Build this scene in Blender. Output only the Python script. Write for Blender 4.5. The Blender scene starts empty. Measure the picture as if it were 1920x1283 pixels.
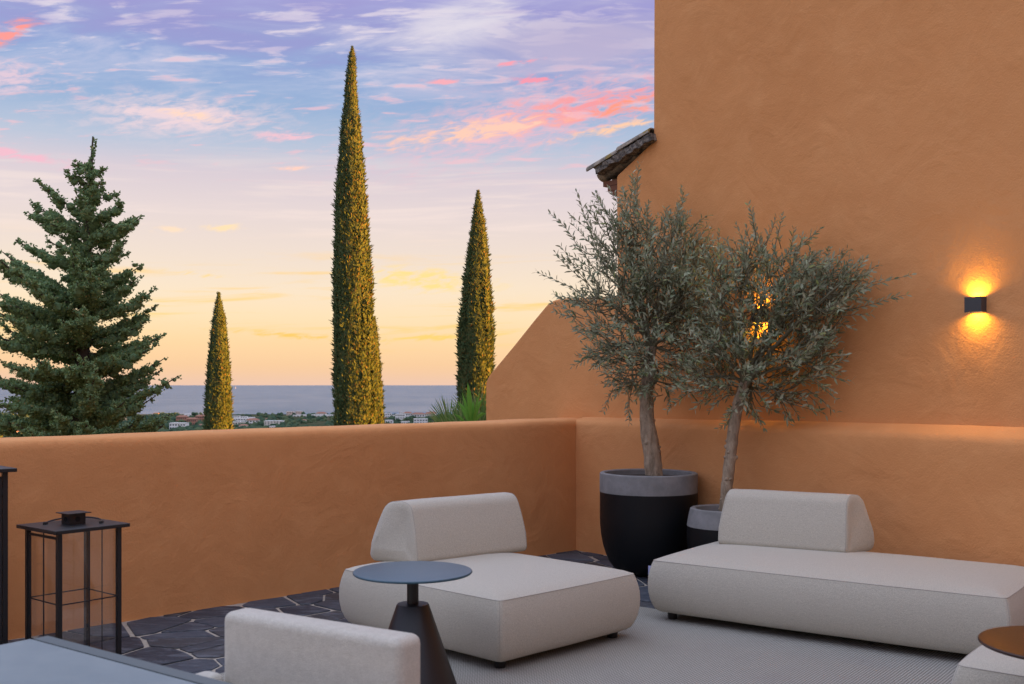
import bpy, bmesh, math, random
from mathutils import Vector, Matrix, noise
R = math.radians
sc = bpy.context.scene
COL = sc.collection
rng = random.Random(11)

# ------------------------------------------------------------------ camera
F, CX, V0, H = 1991.0, 960.0, 721.0, 1.40      # focal length in photo pixels, principal column, eye-level row, eye height
cam_d = bpy.data.cameras.new('camera')
cam = bpy.data.objects.new('camera', cam_d); COL.objects.link(cam)
cam.location = (0, 0, H); cam.rotation_euler = (R(90), 0, 0)
cam_d.sensor_width = 36; cam_d.lens = 36*F/1920
cam_d.shift_y = (V0-641.5)/1920
cam_d.clip_start = 0.05; cam_d.clip_end = 200000
cam_d.dof.use_dof = True; cam_d.dof.focus_distance = 7.6; cam_d.dof.aperture_fstop = 6.3
sc.camera = cam
sc.render.resolution_x, sc.render.resolution_y = 1024, 684
sc.view_settings.view_transform = 'Standard'; sc.view_settings.look = 'None'
sc.view_settings.exposure = 2.35; sc.view_settings.gamma = 1.0
sc.view_settings.use_curve_mapping = False
sc.cycles.use_denoising = True
sc.cycles.max_bounces = 8; sc.cycles.diffuse_bounces = 4; sc.cycles.transparent_max_bounces = 24
sc.cycles.sample_clamp_indirect = 4.0

SUN_EL = 6.0
SUN_AZ = 98.0          # degrees from +Y towards +X : low, off to the side and a little behind the camera

def lin(c):
    return tuple((x/12.92 if x <= .04045 else ((x+.055)/1.055)**2.4) for x in [v/255 for v in c])

# ------------------------------------------------------------------ sky
class NT:
    """tiny helper around a node tree"""
    def __init__(s, tree): s.t = tree; s.n = tree.nodes; s.l = tree.links
    def new(s, typ, **kw):
        n = s.n.new(typ)
        for k, v in kw.items(): setattr(n, k, v)
        return n
    def put(s, sock, v):
        if isinstance(v, bpy.types.NodeSocket): s.l.new(v, sock)
        else: sock.default_value = v
    def m(s, op, a, b=0.0, c=0.0, clamp=False):
        n = s.new('ShaderNodeMath', operation=op); n.use_clamp = clamp
        for i, v in enumerate((a, b, c)):
            if i < len(n.inputs): s.put(n.inputs[i], v)
        return n.outputs[0]
    def mix(s, f, a, b, typ='MIX'):
        n = s.new('ShaderNodeMix', data_type='RGBA', blend_type=typ)
        s.put(n.inputs['Factor'], f)
        s.put(n.inputs[6], a if isinstance(a, bpy.types.NodeSocket) else (*a, 1))
        s.put(n.inputs[7], b if isinstance(b, bpy.types.NodeSocket) else (*b, 1))
        return n.outputs[2]
    def ramp(s, f, stops, interp='LINEAR'):
        n = s.new('ShaderNodeValToRGB'); cr = n.color_ramp; cr.interpolation = interp
        while len(cr.elements) < len(stops): cr.elements.new(0.5)
        for e, (p, c) in zip(cr.elements, stops):
            e.position = p; e.color = (*c, 1) if len(c) == 3 else c
        s.put(n.inputs[0], f); return n.outputs[0]
    def noise(s, vec, scale, detail=4, rough=.55, dist=0.0):
        n = s.new('ShaderNodeTexNoise')
        s.put(n.inputs['Vector'], vec); n.inputs['Scale'].default_value = scale
        n.inputs['Detail'].default_value = detail; n.inputs['Roughness'].default_value = rough
        n.inputs['Distortion'].default_value = dist
        return n.outputs['Fac']
    def comb(s, x, y, z=0.0):
        n = s.new('ShaderNodeCombineXYZ')
        for i, v in enumerate((x, y, z)): s.put(n.inputs[i], v)
        return n.outputs[0]
    def step(s, v, a, b):
        n = s.new('ShaderNodeMapRange', interpolation_type='SMOOTHSTEP')
        s.put(n.inputs[0], v); n.inputs[1].default_value = a; n.inputs[2].default_value = b
        return n.outputs[0]

world = bpy.data.worlds.new('World'); sc.world = world; world.use_nodes = True
w = NT(world.node_tree); w.n.clear()
tc = w.new('ShaderNodeTexCoord')
sep = w.new('ShaderNodeSeparateXYZ'); w.l.new(tc.outputs['Generated'], sep.inputs[0])
dx, dy, dz = sep.outputs
DEG = 180/math.pi
el = w.m('MULTIPLY', w.m('ARCSINE', dz), DEG)
az = w.m('MULTIPLY', w.m('ARCTAN2', dx, dy), DEG)
zc = w.m('ADD', w.m('MAXIMUM', dz, 0.0), 0.10)
qx, qy = w.m('DIVIDE', dx, zc), w.m('DIVIDE', dy, zc)
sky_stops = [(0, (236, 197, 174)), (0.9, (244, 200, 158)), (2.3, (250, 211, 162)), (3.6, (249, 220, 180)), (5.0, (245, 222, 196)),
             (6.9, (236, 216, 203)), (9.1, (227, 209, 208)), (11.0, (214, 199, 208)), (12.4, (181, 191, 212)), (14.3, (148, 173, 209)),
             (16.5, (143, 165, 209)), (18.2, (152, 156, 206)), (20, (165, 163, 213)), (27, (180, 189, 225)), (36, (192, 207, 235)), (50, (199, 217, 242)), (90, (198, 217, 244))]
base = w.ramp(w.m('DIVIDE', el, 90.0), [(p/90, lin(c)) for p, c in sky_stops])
def el_of(v): return math.degrees(math.atan((V0-v)/F))
def az_of(u): return math.degrees(math.atan((u-CX)/F))
# one sheet of cloud seen in perspective: flattened towards the horizon
nv = w.comb(qx, qy, 3.7)
wisp = w.noise(w.comb(w.m('MULTIPLY', qx, 1.0), w.m('MULTIPLY', qy, 2.1), 1.3), 2.6, 8, .62, .5)
puff = w.noise(w.comb(w.m('ADD', qx, w.m('MULTIPLY', qy, .35)), w.m('MULTIPLY', qy, 2.4), 5.1), 7.5, 5, .55, .35)
streak = w.noise(w.comb(w.m('MULTIPLY', az, .06), w.m('MULTIPLY', w.m('ADD', el, w.m('MULTIPLY', az, -.03)), .95), 2.2), 1.6, 6, .6, .4)
fine = w.noise(w.comb(w.m('MULTIPLY', az, .55), w.m('MULTIPLY', w.m('SUBTRACT', el, w.m('MULTIPLY', az, .16)), 1.9), 8.8), 1.5, 7, .62, .6)
high = w.step(el, 13.5, 18.0)
c = base
# pale broken cloud overhead, thinning downward
c = w.mix(w.m('MULTIPLY', w.m('MULTIPLY', w.step(wisp, .46, .72), w.step(el, 12.5, 17.0)), .62), c, lin((212, 204, 224)))
c = w.mix(w.m('MULTIPLY', w.m('MULTIPLY', w.step(puff, .50, .64), high), .85), c, lin((226, 214, 226)))
c = w.mix(w.m('MULTIPLY', w.m('MULTIPLY', w.step(wisp, .56, .36), high), .45), c, lin((150, 138, 200)))
# yellow streaks low down
low = w.m('MULTIPLY', w.step(el, 1.2, 2.6), w.step(el, 8.5, 5.0))
c = w.mix(w.m('MULTIPLY', w.m('MULTIPLY', w.step(streak, .50, .68), low), .75), c, lin((255, 206, 112)))
midb = w.m('MULTIPLY', w.step(el, 6.0, 8.0), w.step(el, 13.0, 10.0))
c = w.mix(w.m('MULTIPLY', w.m('MULTIPLY', w.step(streak, .48, .70), midb), .55), c, lin((244, 222, 214)))
def bank(c, u, v, ru, rv, tilt, tex, lo, hi, col, amt, soft=1.0):
    """a bank of cloud that stands at one place in the sky, broken up by a noise"""
    a0, e0 = az_of(u), el_of(v)
    ct, st = math.cos(R(tilt)), math.sin(R(tilt))
    X = w.m('SUBTRACT', az, a0); Y = w.m('SUBTRACT', el, e0)
    p = w.m('DIVIDE', w.m('ADD', w.m('MULTIPLY', X, ct), w.m('MULTIPLY', Y, st)), ru/F*DEG)
    q = w.m('DIVIDE', w.m('SUBTRACT', w.m('MULTIPLY', Y, ct), w.m('MULTIPLY', X, st)), rv/F*DEG)
    d = w.m('ADD', w.m('MULTIPLY', p, p), w.m('MULTIPLY', q, q))
    g = w.m('POWER', 2.718, w.m('MULTIPLY', d, -soft))
    f = w.step(w.m('ADD', w.m('MULTIPLY', g, .55), w.m('MULTIPLY', w.m('SUBTRACT', tex, .5), 1.9)), lo-.54, hi-.24)
    return w.mix(w.m('MULTIPLY', w.m('MULTIPLY', f, g), amt, clamp=True), c, lin(col))
c = bank(c, 1120, 85, 320, 100, 5, wisp, .50, .92, (184, 172, 204), .9)
c = bank(c, 860, 45, 190, 55, 20, wisp, .62, .95, (222, 214, 226), 1.0)
c = bank(c, 990, 228, 330, 62, 12, fine, .52, .98, (234, 188, 202), 1.15)
c = bank(c, 1080, 208, 260, 40, 10, fine, .70, 1.0, (246, 152, 158), 1.4)
c = bank(c, 900, 245, 240, 28, 9, fine, .76, 1.03, (253, 202, 178), 1.4)
c = bank(c, 1170, 202, 120, 18, 9, fine, .76, 1.02, (255, 152, 124), 1.4)
c = bank(c, 1160, 242, 130, 11, 10, fine, .70, .98, (253, 202, 166), 1.4)
c = w.mix(w.m('MULTIPLY', w.m('MULTIPLY', w.step(puff, .56, .70), w.m('MULTIPLY', w.step(el, 10.0, 12.0), w.step(el, 17.5, 15.5))), .60), c, lin((244, 190, 198)))
c = bank(c, 835, 155, 40, 6, 0, fine, .70, .95, (248, 170, 180), 1.7)
c = bank(c, 1000, 150, 60, 9, 4, fine, .76, 1.0, (246, 150, 170), 1.7)
c = bank(c, 970, 118, 60, 7, 6, fine, .80, 1.0, (250, 160, 175), 1.7)
c = bank(c, 330, 240, 190, 40, 1, fine, .56, 1.0, (234, 208, 214), 1.25)
c = bank(c, 360, 238, 80, 12, -6, fine, .82, 1.05, (255, 214, 192), 1.4)
c = bank(c, 545, 265, 75, 12, 2, fine, .72, 1.0, (240, 192, 204), 1.4)
c = bank(c, 10, 130, 70, 18, 33, fine, .70, 1.0, (255, 150, 140), 1.5)
c = bank(c, 0, 200, 110, 45, 10, fine, .72, 1.05, (222, 196, 212), 1.3)
c = bank(c, 30, 330, 140, 14, -6, fine, .72, 1.0, (242, 184, 200), 1.3)
c = bank(c, 545, 325, 60, 6, 5, fine, .74, 1.0, (255, 206, 190), 1.3)
c = bank(c, 415, 438, 50, 9, 4, fine, .74, 1.0, (255, 222, 176), 1.5)
c = bank(c, 320, 445, 50, 9, 0, fine, .74, 1.0, (252, 220, 190), 1.3)
c = bank(c, 790, 525, 140, 26, -4, fine, .66, 1.0, (255, 220, 140), 1.4)
c = bank(c, 560, 632, 170, 7, -4, fine, .70, 1.0, (252, 200, 104), 1.5)
c = bank(c, 830, 632, 150, 8, 3, fine, .70, 1.0, (255, 208, 116), 1.4)
c = bank(c, 360, 522, 70, 8, -5, fine, .72, 1.0, (255, 214, 130), 1.3)
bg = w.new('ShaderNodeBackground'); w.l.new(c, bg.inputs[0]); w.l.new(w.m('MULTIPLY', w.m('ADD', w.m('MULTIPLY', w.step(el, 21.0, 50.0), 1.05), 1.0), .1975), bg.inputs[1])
skyt = w.new('ShaderNodeTexSky', sky_type='NISHITA')
skyt.sun_disc = False; skyt.sun_elevation = R(SUN_EL); skyt.sun_rotation = R(SUN_AZ)
skyt.altitude = 60; skyt.air_density = 1.0; skyt.dust_density = 1.0
bg2 = w.new('ShaderNodeBackground'); w.l.new(skyt.outputs[0], bg2.inputs[0]); bg2.inputs[1].default_value = 0.0045
add = w.new('ShaderNodeAddShader'); w.l.new(bg.outputs[0], add.inputs[0]); w.l.new(bg2.outputs[0], add.inputs[1])
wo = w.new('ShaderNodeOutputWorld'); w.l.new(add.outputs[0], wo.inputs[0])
world.cycles.sampling_method = 'MANUAL'; world.cycles.sample_map_resolution = 1024

# ------------------------------------------------------------------ sun
sd = bpy.data.lights.new('sun', 'SUN'); sd.energy = 5.0; sd.angle = R(.6); sd.color = (1.0, .37, .035)
sun = bpy.data.objects.new('sun', sd); COL.objects.link(sun)
sdir = Vector((math.sin(R(SUN_AZ))*math.cos(R(SUN_EL)), math.cos(R(SUN_AZ))*math.cos(R(SUN_EL)), math.sin(R(SUN_EL))))
sun.rotation_euler = sdir.to_track_quat('Z', 'Y').to_euler()

# ------------------------------------------------------------------ places measured from the photograph
def fl(u, v, z=0.0):
    Y = (H-z)*F/(v-V0); return Vector(((u-CX)/F*Y, Y, z))
def at(u, v, Y):
    return Vector(((u-CX)/F*Y, Y, H-(v-V0)/F*Y))
def v2(p): return Vector((p.x, p.y, 0))

# ------------------------------------------------------------------ mesh helpers
class MB:
    def __init__(s): s.v = []; s.f = []; s.smooth = []
    def add(s, vs, fs, smooth=False):
        o = len(s.v); s.v += [tuple(x) for x in vs]
        s.f += [tuple(i+o for i in f) for f in fs]; s.smooth += [smooth]*len(fs)
    def box(s, c, sx, sy, sz, rot=0.0, M=None):
        """box with its base centre at c"""
        hx, hy = sx/2, sy/2
        P = [(-hx, -hy, 0), (hx, -hy, 0), (hx, hy, 0), (-hx, hy, 0), (-hx, -hy, sz), (hx, -hy, sz), (hx, hy, sz), (-hx, hy, sz)]
        ca, sa = math.cos(rot), math.sin(rot)
        P = [Vector((x*ca-y*sa+c[0], x*sa+y*ca+c[1], z+c[2])) for x, y, z in P]
        if M: P = [M @ p for p in P]
        s.add(P, [(3, 2, 1, 0), (4, 5, 6, 7), (0, 1, 5, 4), (1, 2, 6, 5), (2, 3, 7, 6), (3, 0, 4, 7)])
    def tube(s, pts, rad, n=8, cap=True):
        pts = [Vector(p) for p in pts]
        if not hasattr(rad, '__len__'): rad = [rad]*len(pts)
        rings = []; up = None
        for i, p in enumerate(pts):
            d = (pts[min(i+1, len(pts)-1)]-pts[max(i-1, 0)])
            if d.length < 1e-9: d = Vector((0, 0, 1))
            d.normalize()
            if up is None:
                up = Vector((0, 0, 1)) if abs(d.z) < .9 else Vector((1, 0, 0))
            a = d.cross(up).normalized(); b = a.cross(d).normalized(); up = b
            rings.append([p+(a*math.cos(2*math.pi*k/n)+b*math.sin(2*math.pi*k/n))*rad[i] for k in range(n)])
        vs = [q for r in rings for q in r]; fs = []
        for i in range(len(pts)-1):
            for k in range(n):
                k2 = (k+1) % n
                fs.append((i*n+k, i*n+k2, (i+1)*n+k2, (i+1)*n+k))
        if cap:
            fs.append(tuple(range(n-1, -1, -1))); fs.append(tuple((len(pts)-1)*n+k for k in range(n)))
        s.add(vs, fs, True)
    def lathe(s, prof, c=(0, 0, 0), n=48, cap_bottom=True, cap_top=True):
        vs = []; fs = []
        for r, z in prof:
            vs += [(c[0]+r*math.cos(2*math.pi*k/n), c[1]+r*math.sin(2*math.pi*k/n), c[2]+z) for k in range(n)]
        for i in range(len(prof)-1):
            for k in range(n):
                k2 = (k+1) % n
                fs.append((i*n+k, i*n+k2, (i+1)*n+k2, (i+1)*n+k))
        if cap_bottom: fs.append(tuple(range(n-1, -1, -1)))
        if cap_top: fs.append(tuple((len(prof)-1)*n+k for k in range(n)))
        s.add(vs, fs, True)
    def mesh(s, name, mats, auto=None):
        me = bpy.data.meshes.new(name); me.from_pydata(s.v, [], s.f); me.update()
        me.polygons.foreach_set('use_smooth', s.smooth)
        for m in (mats if isinstance(mats, (list, tuple)) else [mats]): me.materials.append(m)
        if auto is not None:
            me.set_sharp_from_angle(angle=R(auto))
        return me
    def build(s, name, mats, parent=None, auto=40, kind=None, loc=None):
        return link(name, s.mesh(name, mats, auto), parent, kind, loc)

def link(name, data, parent=None, kind=None, loc=None):
    o = bpy.data.objects.new(name, data); COL.objects.link(o)
    if parent is not None: o.parent = parent
    if kind: o['kind'] = kind
    if loc is not None: o.location = loc
    return o
def tag(o, label, cat, group=None):
    o['label'] = label; o['category'] = cat
    if group: o['group'] = group
    return o
def thing(name, label, cat, loc=(0, 0, 0), rz=0.0, group=None):
    o = link(name, None); o.location = loc; o.rotation_euler = (0, 0, rz)
    return tag(o, label, cat, group)
def bevel(o, wd, seg=3, ang=35):
    m = o.modifiers.new('soft_edges', 'BEVEL'); m.width = wd; m.segments = seg; m.limit_method = 'ANGLE'; m.angle_limit = R(ang)
    return o
def copy_tree(o, parent=None):
    n = o.copy(); COL.objects.link(n)
    if parent is not None: n.parent = parent
    for ch in list(o.children): copy_tree(ch, n)
    return n

# ------------------------------------------------------------------ materials
def mat(name, col, rough=.6, metal=0.0, spec=.5, build=None, **kw):
    m = bpy.data.materials.new(name); m.use_nodes = True
    t = NT(m.node_tree); b = t.n['Principled BSDF']
    b.inputs['Base Color'].default_value = (*col, 1); b.inputs['Roughness'].default_value = rough
    b.inputs['Metallic'].default_value = metal; b.inputs['Specular IOR Level'].default_value = spec
    for k, v in kw.items(): b.inputs[k].default_value = v
    if build: build(t, b)
    return m
def pos(t):
    return t.new('ShaderNodeNewGeometry').outputs['Position']
def objc(t):
    return t.new('ShaderNodeTexCoord').outputs['Object']
def bump(t, b, h, strength=.3, dist=.01, prev=None):
    n = t.new('ShaderNodeBump'); n.inputs['Strength'].default_value = strength; n.inputs['Distance'].default_value = dist
    t.l.new(h, n.inputs['Height'])
    if prev is not None: t.l.new(prev, n.inputs['Normal'])
    t.l.new(n.outputs[0], b.inputs['Normal']); return n.outputs[0]

def plaster(name, ca, cb, cc):
    def f(t, b):
        p = pos(t)
        n1 = t.noise(p, .9, 5, .6, .3); n2 = t.noise(p, 5.0, 5, .6); n3 = t.noise(p, 90, 3, .6); n4 = t.noise(p, 300, 2, .6)
        c = t.mix(t.step(n1, .35, .68), ca, cb)
        c = t.mix(t.m('MULTIPLY', t.step(n2, .46, .72), .42), c, cc)
        c = t.mix(t.m('MULTIPLY', t.step(n3, .66, .80), .25), c, tuple(x*.62 for x in cb))
        t.put(b.inputs['Base Color'], c)
        # trowel waves, grit and a few hairline ridges
        tw = t.noise(p, 2.6, 3, .5, 1.2)
        vor = t.new('ShaderNodeTexVoronoi', feature='DISTANCE_TO_EDGE'); vor.inputs['Scale'].default_value = .75
        wv = t.new('ShaderNodeVectorMath', operation='ADD'); t.l.new(p, wv.inputs[0])
        nn = t.new('ShaderNodeTexNoise'); nn.inputs['Scale'].default_value = 2.0; nn.inputs['Detail'].default_value = 5; t.l.new(p, nn.inputs['Vector'])
        t.l.new(nn.outputs['Color'], wv.inputs[1]); t.l.new(wv.outputs[0], vor.inputs['Vector'])
        crack = t.m('MULTIPLY', t.step(vor.outputs['Distance'], .0, .012), t.step(t.noise(p, .7, 2), .62, .5))
        q = bump(t, b, tw, .48, .030)
        q = bump(t, b, t.noise(p, 11, 4, .6, .6), .24, .012, q)
        q = bump(t, b, n3, .5, .005, q)
        q = bump(t, b, n4, .25, .0018, q)
        rd = t.m('ABSOLUTE', t.m('SUBTRACT', t.noise(p, 1.5, 4, .55, 1.0), .5))
        q = bump(t, b, t.m('MULTIPLY', t.step(rd, .012, .0), t.step(t.noise(p, 1.1, 2), .50, .64)), .16, .004, q)
        pit = t.noise(p, 24, 2, .5)
        q = bump(t, b, t.step(pit, .74, .80), -.5, .006, q)
        bump(t, b, crack, -.25, .003, q)
    return mat(name, ca, .88, 0, .25, f)
M_plaster = plaster('ochre_plaster', (.715, .330, .128), (.665, .298, .112), (.745, .362, .148))

def fabric(name, col, scale=420, amt=.5, light=None):
    def f(t, b):
        p = objc(t)
        a = t.noise(p, scale, 3, .65); l = t.noise(p, scale*.35, 2, .6); g = t.noise(p, 6, 3, .5)
        c = t.mix(t.step(a, .3, .7), tuple(x*.80 for x in col), tuple(min(1, x*1.10) for x in col))
        mo = t.noise(p, 55, 5, .7)
        c = t.mix(t.m('MULTIPLY', g, .18), c, light or tuple(x*.86 for x in col))
        if light: c = t.mix(t.m('MULTIPLY', t.step(mo, .36, .68), .30), c, tuple(x*.80 for x in light))
        t.put(b.inputs['Base Color'], c)
        q = bump(t, b, l, amt*.4, .005); bump(t, b, a, amt, .003, q)
        b.inputs['Sheen Weight'].default_value = .25; b.inputs['Sheen Roughness'].default_value = .5
    return mat(name, col, .95, 0, .15, f)
M_boucle = fabric('boucle_fabric', (.525, .492, .405), 240, .7)
M_linen = fabric('linen_fabric', (.60, .57, .49), 420, .5, (.47, .44, .37))
M_seam = mat('seam_thread', (.36, .33, .295), .9, 0, .2)
M_black = mat('black_metal', (.012, .013, .015), .42, 0, .5)
M_blackfoot = mat('black_plastic', (.008, .008, .008), .5)
def brushed(t, b):
    p = objc(t); n = t.noise(p, 140, 3, .6)
    t.put(b.inputs['Roughness'], t.m('ADD', t.m('MULTIPLY', n, .10), .30))
M_table_metal = mat('dark_lacquered_metal', (.038, .094, .130), .42, 0, .6, brushed)
M_table_brown = mat('brown_lacquered_metal', (.034, .014, .008), .36, 0, .35, brushed)
def ceramic(t, b):
    p = objc(t); n = t.noise(p, 9, 6, .65); n2 = t.noise(p, 60, 4, .6)
    c = t.mix(t.step(n, .3, .75), (.175, .22, .238), (.22, .262, .275))
    c = t.mix(t.m('MULTIPLY', t.step(n2, .5, .75), .3), c, (.22, .25, .25))
    t.put(b.inputs['Base Color'], c)
    t.put(b.inputs['Roughness'], t.m('ADD', t.m('MULTIPLY', n, .2), .38))
    bump(t, b, n2, .06, .002)
M_ceramic = mat('slate_ceramic', (.15, .18, .19), .45, 0, .5, ceramic)
M_edge = mat('powder_coated_edge', (.09, .115, .12), .5)
def concrete(t, b):
    p = objc(t); n = t.noise(p, 8, 6, .65); n2 = t.noise(p, 70, 4, .6)
    c = t.mix(t.step(n, .3, .72), (.185, .185, .18), (.255, .25, .245))
    c = t.mix(t.m('MULTIPLY', t.step(n2, .60, .75), .5), c, (.15, .15, .148))
    t.put(b.inputs['Base Color'], c); bump(t, b, n2, .2, .003)
M_concrete = mat('pot_concrete', (.22, .22, .215), .8, 0, .3, concrete)
def satin(t, b):
    p = objc(t); n = t.noise(p, 30, 4, .6); t.put(b.inputs['Roughness'], t.m('ADD', t.m('MULTIPLY', n, .2), .42))
    bump(t, b, n, .05, .004)
M_potblack = mat('pot_black_paint', (.004, .005, .006), .5, 0, .3, satin)
M_soil = mat('potting_soil', (.035, .028, .022), .95)
def slate(t, b):
    p = pos(t); oi = t.new('ShaderNodeObjectInfo').outputs['Random']
    # each stone has its own tone and its own lie of the grain
    c = t.ramp(oi, [(0, (.026, .030, .042)), (.3, (.042, .050, .066)), (.55, (.062, .075, .098)), (.75, (.042, .038, .036)), (.88, (.050, .058, .074)), (1, (.095, .11, .135))])
    n = t.noise(t.comb(oi, oi, oi), 1)
    mp = t.new('ShaderNodeMapping'); t.l.new(p, mp.inputs[0]); mp.inputs['Scale'].default_value = (4, 13, 1)
    rv = t.comb(0.0, 0.0, t.m('MULTIPLY', oi, 9.0)); t.l.new(rv, mp.inputs['Rotation'])
    g = t.noise(mp.outputs[0], 1.6, 8, .7, .8)
    c = t.mix(t.m('MULTIPLY', t.step(g, .47, .66), .8), c, (.13, .142, .165))
    c = t.mix(t.m('MULTIPLY', t.step(t.noise(p, 45, 4, .7), .62, .78), .4), c, (.20, .20, .205))
    t.put(b.inputs['Base Color'], c)
    t.put(b.inputs['Roughness'], t.m('ADD', t.m('MULTIPLY', g, .35), .45))
    q = bump(t, b, g, .55, .012); bump(t, b, t.noise(p, 60, 5, .7), .25, .004, q)
M_slate = mat('slate_stone', (.03, .034, .044), .6, 0, .25, slate)
def mortar(t, b):
    p = pos(t); n = t.noise(p, 40, 4, .6); n2 = t.noise(p, 2, 3, .5)
    c = t.mix(t.step(n, .3, .7), (.35, .31, .25), (.50, .45, .375)); c = t.mix(t.m('MULTIPLY', n2, .4), c, (.30, .27, .235))
    t.put(b.inputs['Base Color'], c); bump(t, b, n, .4, .005)
M_mortar = mat('floor_mortar', (.26, .22, .18), .95, 0, .2, mortar)
def rugf(t, b):
    p = objc(t)
    s = t.new('ShaderNodeSeparateXYZ'); t.l.new(p, s.inputs[0])
    wob = t.m('MULTIPLY', t.m('SUBTRACT', t.noise(p, 5, 3, .5), .5), .010)
    rib = t.m('SINE', t.m('MULTIPLY', t.m('ADD', s.outputs[0], wob), 2*math.pi/.0150))
    kn = t.m('SINE', t.m('MULTIPLY', t.m('ADD', s.outputs[1], wob), 2*math.pi/.019))
    g = t.m('ADD', t.m('MULTIPLY', rib, .30), t.m('MULTIPLY', t.m('MULTIPLY', rib, kn), .22))
    hgt = t.m('ADD', g, t.noise(p, 160, 2))
    n = t.noise(p, 2.2, 4, .6); nf = t.noise(p, 120, 3, .7)
    c = t.mix(t.m('ADD', t.m('MULTIPLY', g, .85), .5, clamp=True), (.10, .096, .082), (.50, .485, .43))
    c = t.mix(t.m('MULTIPLY', t.step(n, .45, .75), .30), c, (.25, .235, .22))
    c = t.mix(t.m('MULTIPLY', t.step(nf, .55, .75), .30), c, (.55, .53, .50))
    t.put(b.inputs['Base Color'], c); bump(t, b, hgt, .6, .004)
M_rug = mat('woven_rug', (.36, .34, .32), .97, 0, .1, rugf)
def barkf(t, b):
    p = objc(t)
    mp = t.new('ShaderNodeMapping'); t.l.new(p, mp.inputs[0]); mp.inputs['Scale'].default_value = (28, 28, 7)
    n = t.noise(mp.outputs[0], 1.0, 6, .7, .5); n2 = t.noise(p, 14, 5, .65)
    c = t.mix(t.step(n, .3, .7), (.20, .15, .10), (.42, .33, .235)); c = t.mix(t.m('MULTIPLY', t.step(n2, .5, .72), .6), c, (.50, .41, .30))
    t.put(b.inputs['Base Color'], c); q = bump(t, b, n, .6, .012); bump(t, b, n2, .4, .02, q)
M_bark = mat('olive_bark', (.2, .17, .13), .9, 0, .2, barkf)
M_twig = mat('olive_twig', (.15, .14, .085), .85)
M_darkbark = mat('dark_bark', (.06, .045, .035), .95)
def leafmat(name, stops, back=None, rough=.5, spec=.35, sc_=1.0, trans=0.0):
    def f(t, b):
        rnd = t.new('ShaderNodeNewGeometry').outputs['Random Per Island']
        c = t.ramp(rnd, stops)
        if back:
            g = t.new('ShaderNodeNewGeometry')
            c = t.mix(g.outputs['Backfacing'], c, back)
        t.put(b.inputs['Base Color'], c)
        if trans:
            tr = t.new('ShaderNodeBsdfTranslucent'); t.put(tr.inputs[0], c)
            ms = t.new('ShaderNodeMixShader'); ms.inputs[0].default_value = trans
            t.l.new(b.outputs[0], ms.inputs[1]); t.l.new(tr.outputs[0], ms.inputs[2])
            t.l.new(ms.outputs[0], t.n['Material Output'].inputs[0])
    return mat(name, (.08, .1, .06), rough, 0, spec, f)
M_olive = leafmat('olive_leaf', [(0, (.11, .155, .070)), (.45, (.19, .235, .125)), (.8, (.35, .395, .26)), (1, (.27, .31, .09))], (.41, .44, .31), .42, .5, trans=.18)
M_cyp = leafmat('cypress_leaf', [(0, (.060, .108, .046)), (.5, (.092, .140, .056)), (.9, (.125, .155, .06)), (1, (.20, .125, .05))], None, .7, .2, trans=.25)
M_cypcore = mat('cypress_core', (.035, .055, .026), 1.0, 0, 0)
M_con = leafmat('conifer_leaf', [(0, (.15, .25, .105)), (.5, (.235, .35, .15)), (.92, (.31, .42, .185)), (1, (.42, .31, .15))], None, .65, .25, trans=.2)
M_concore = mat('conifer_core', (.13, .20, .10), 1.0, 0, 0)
M_palm = leafmat('palm_leaf', [(0, (.08, .18, .04)), (.6, (.15, .28, .06)), (1, (.30, .33, .14))], None, .45, .4, trans=.25)
M_broad = leafmat('broad_leaf', [(0, (.09, .27, .035)), (1, (.17, .42, .06))], None, .4, .4, trans=.3)
M_bushfar = leafmat('far_tree_leaf', [(0, (.040, .072, .045)), (.6, (.062, .100, .058)), (1, (.10, .125, .062))], None, .95, .05)

# ------------------------------------------------------------------ setting: land, sea
SEA_Z = -60.0
def land_z(y):
    if y < 14: return -3.6
    if y < 60: return -3.6-(y-14)*.20
    if y < 700: return -12.8-(y-60)*(36.0/640)
    if y < 1200: return -48.8-(y-700)*(3.2/500)
    return -52-(y-1200)*.0079
mb = MB(); xs = [-6000, -3000, -1500, -800, -400, -200, -100, -50, -25, -12, 0, 12, 25, 50, 100, 200, 400, 800, 1500, 3000, 6000]
ys = [-3000, -800, -200, -60, -20, 0, 14, 20, 30, 45, 60, 100, 160, 250, 400, 550, 700, 900, 1100, 1300, 1500, 1700, 1900, 2050, 2180, 2230, 2400]
for y in ys:
    for x in xs:
        z = land_z(y) + (0 if y < 60 else noise.noise(Vector((x*.004, y*.004, 0)))*3.0*(min(1, max(0, (2150-y)/600))))
        if y > 2180: z = SEA_Z-(y-2180)*.05-.6
        mb.v.append((x, y, z))
n = len(xs)
for j in range(len(ys)-1):
    for i in range(n-1):
        a = j*n+i; mb.f.append((a, a+1, a+n+1, a+n)); mb.smooth.append(True)
def groundf(t, b):
    p = pos(t); a = t.noise(p, .02, 5, .6); d = t.noise(p, .15, 5, .6)
    c = t.mix(t.step(a, .35, .65), (.050, .065, .035), (.11, .10, .06)); c = t.mix(t.m('MULTIPLY', t.step(d, .45, .7), .5), c, (.04, .055, .03))
    t.put(b.inputs['Base Color'], c)
M_ground = mat('scrub_ground', (.07, .07, .04), 1.0, 0, 0, groundf)
mb.build('terrain', M_ground, None, None, 'structure')
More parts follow.
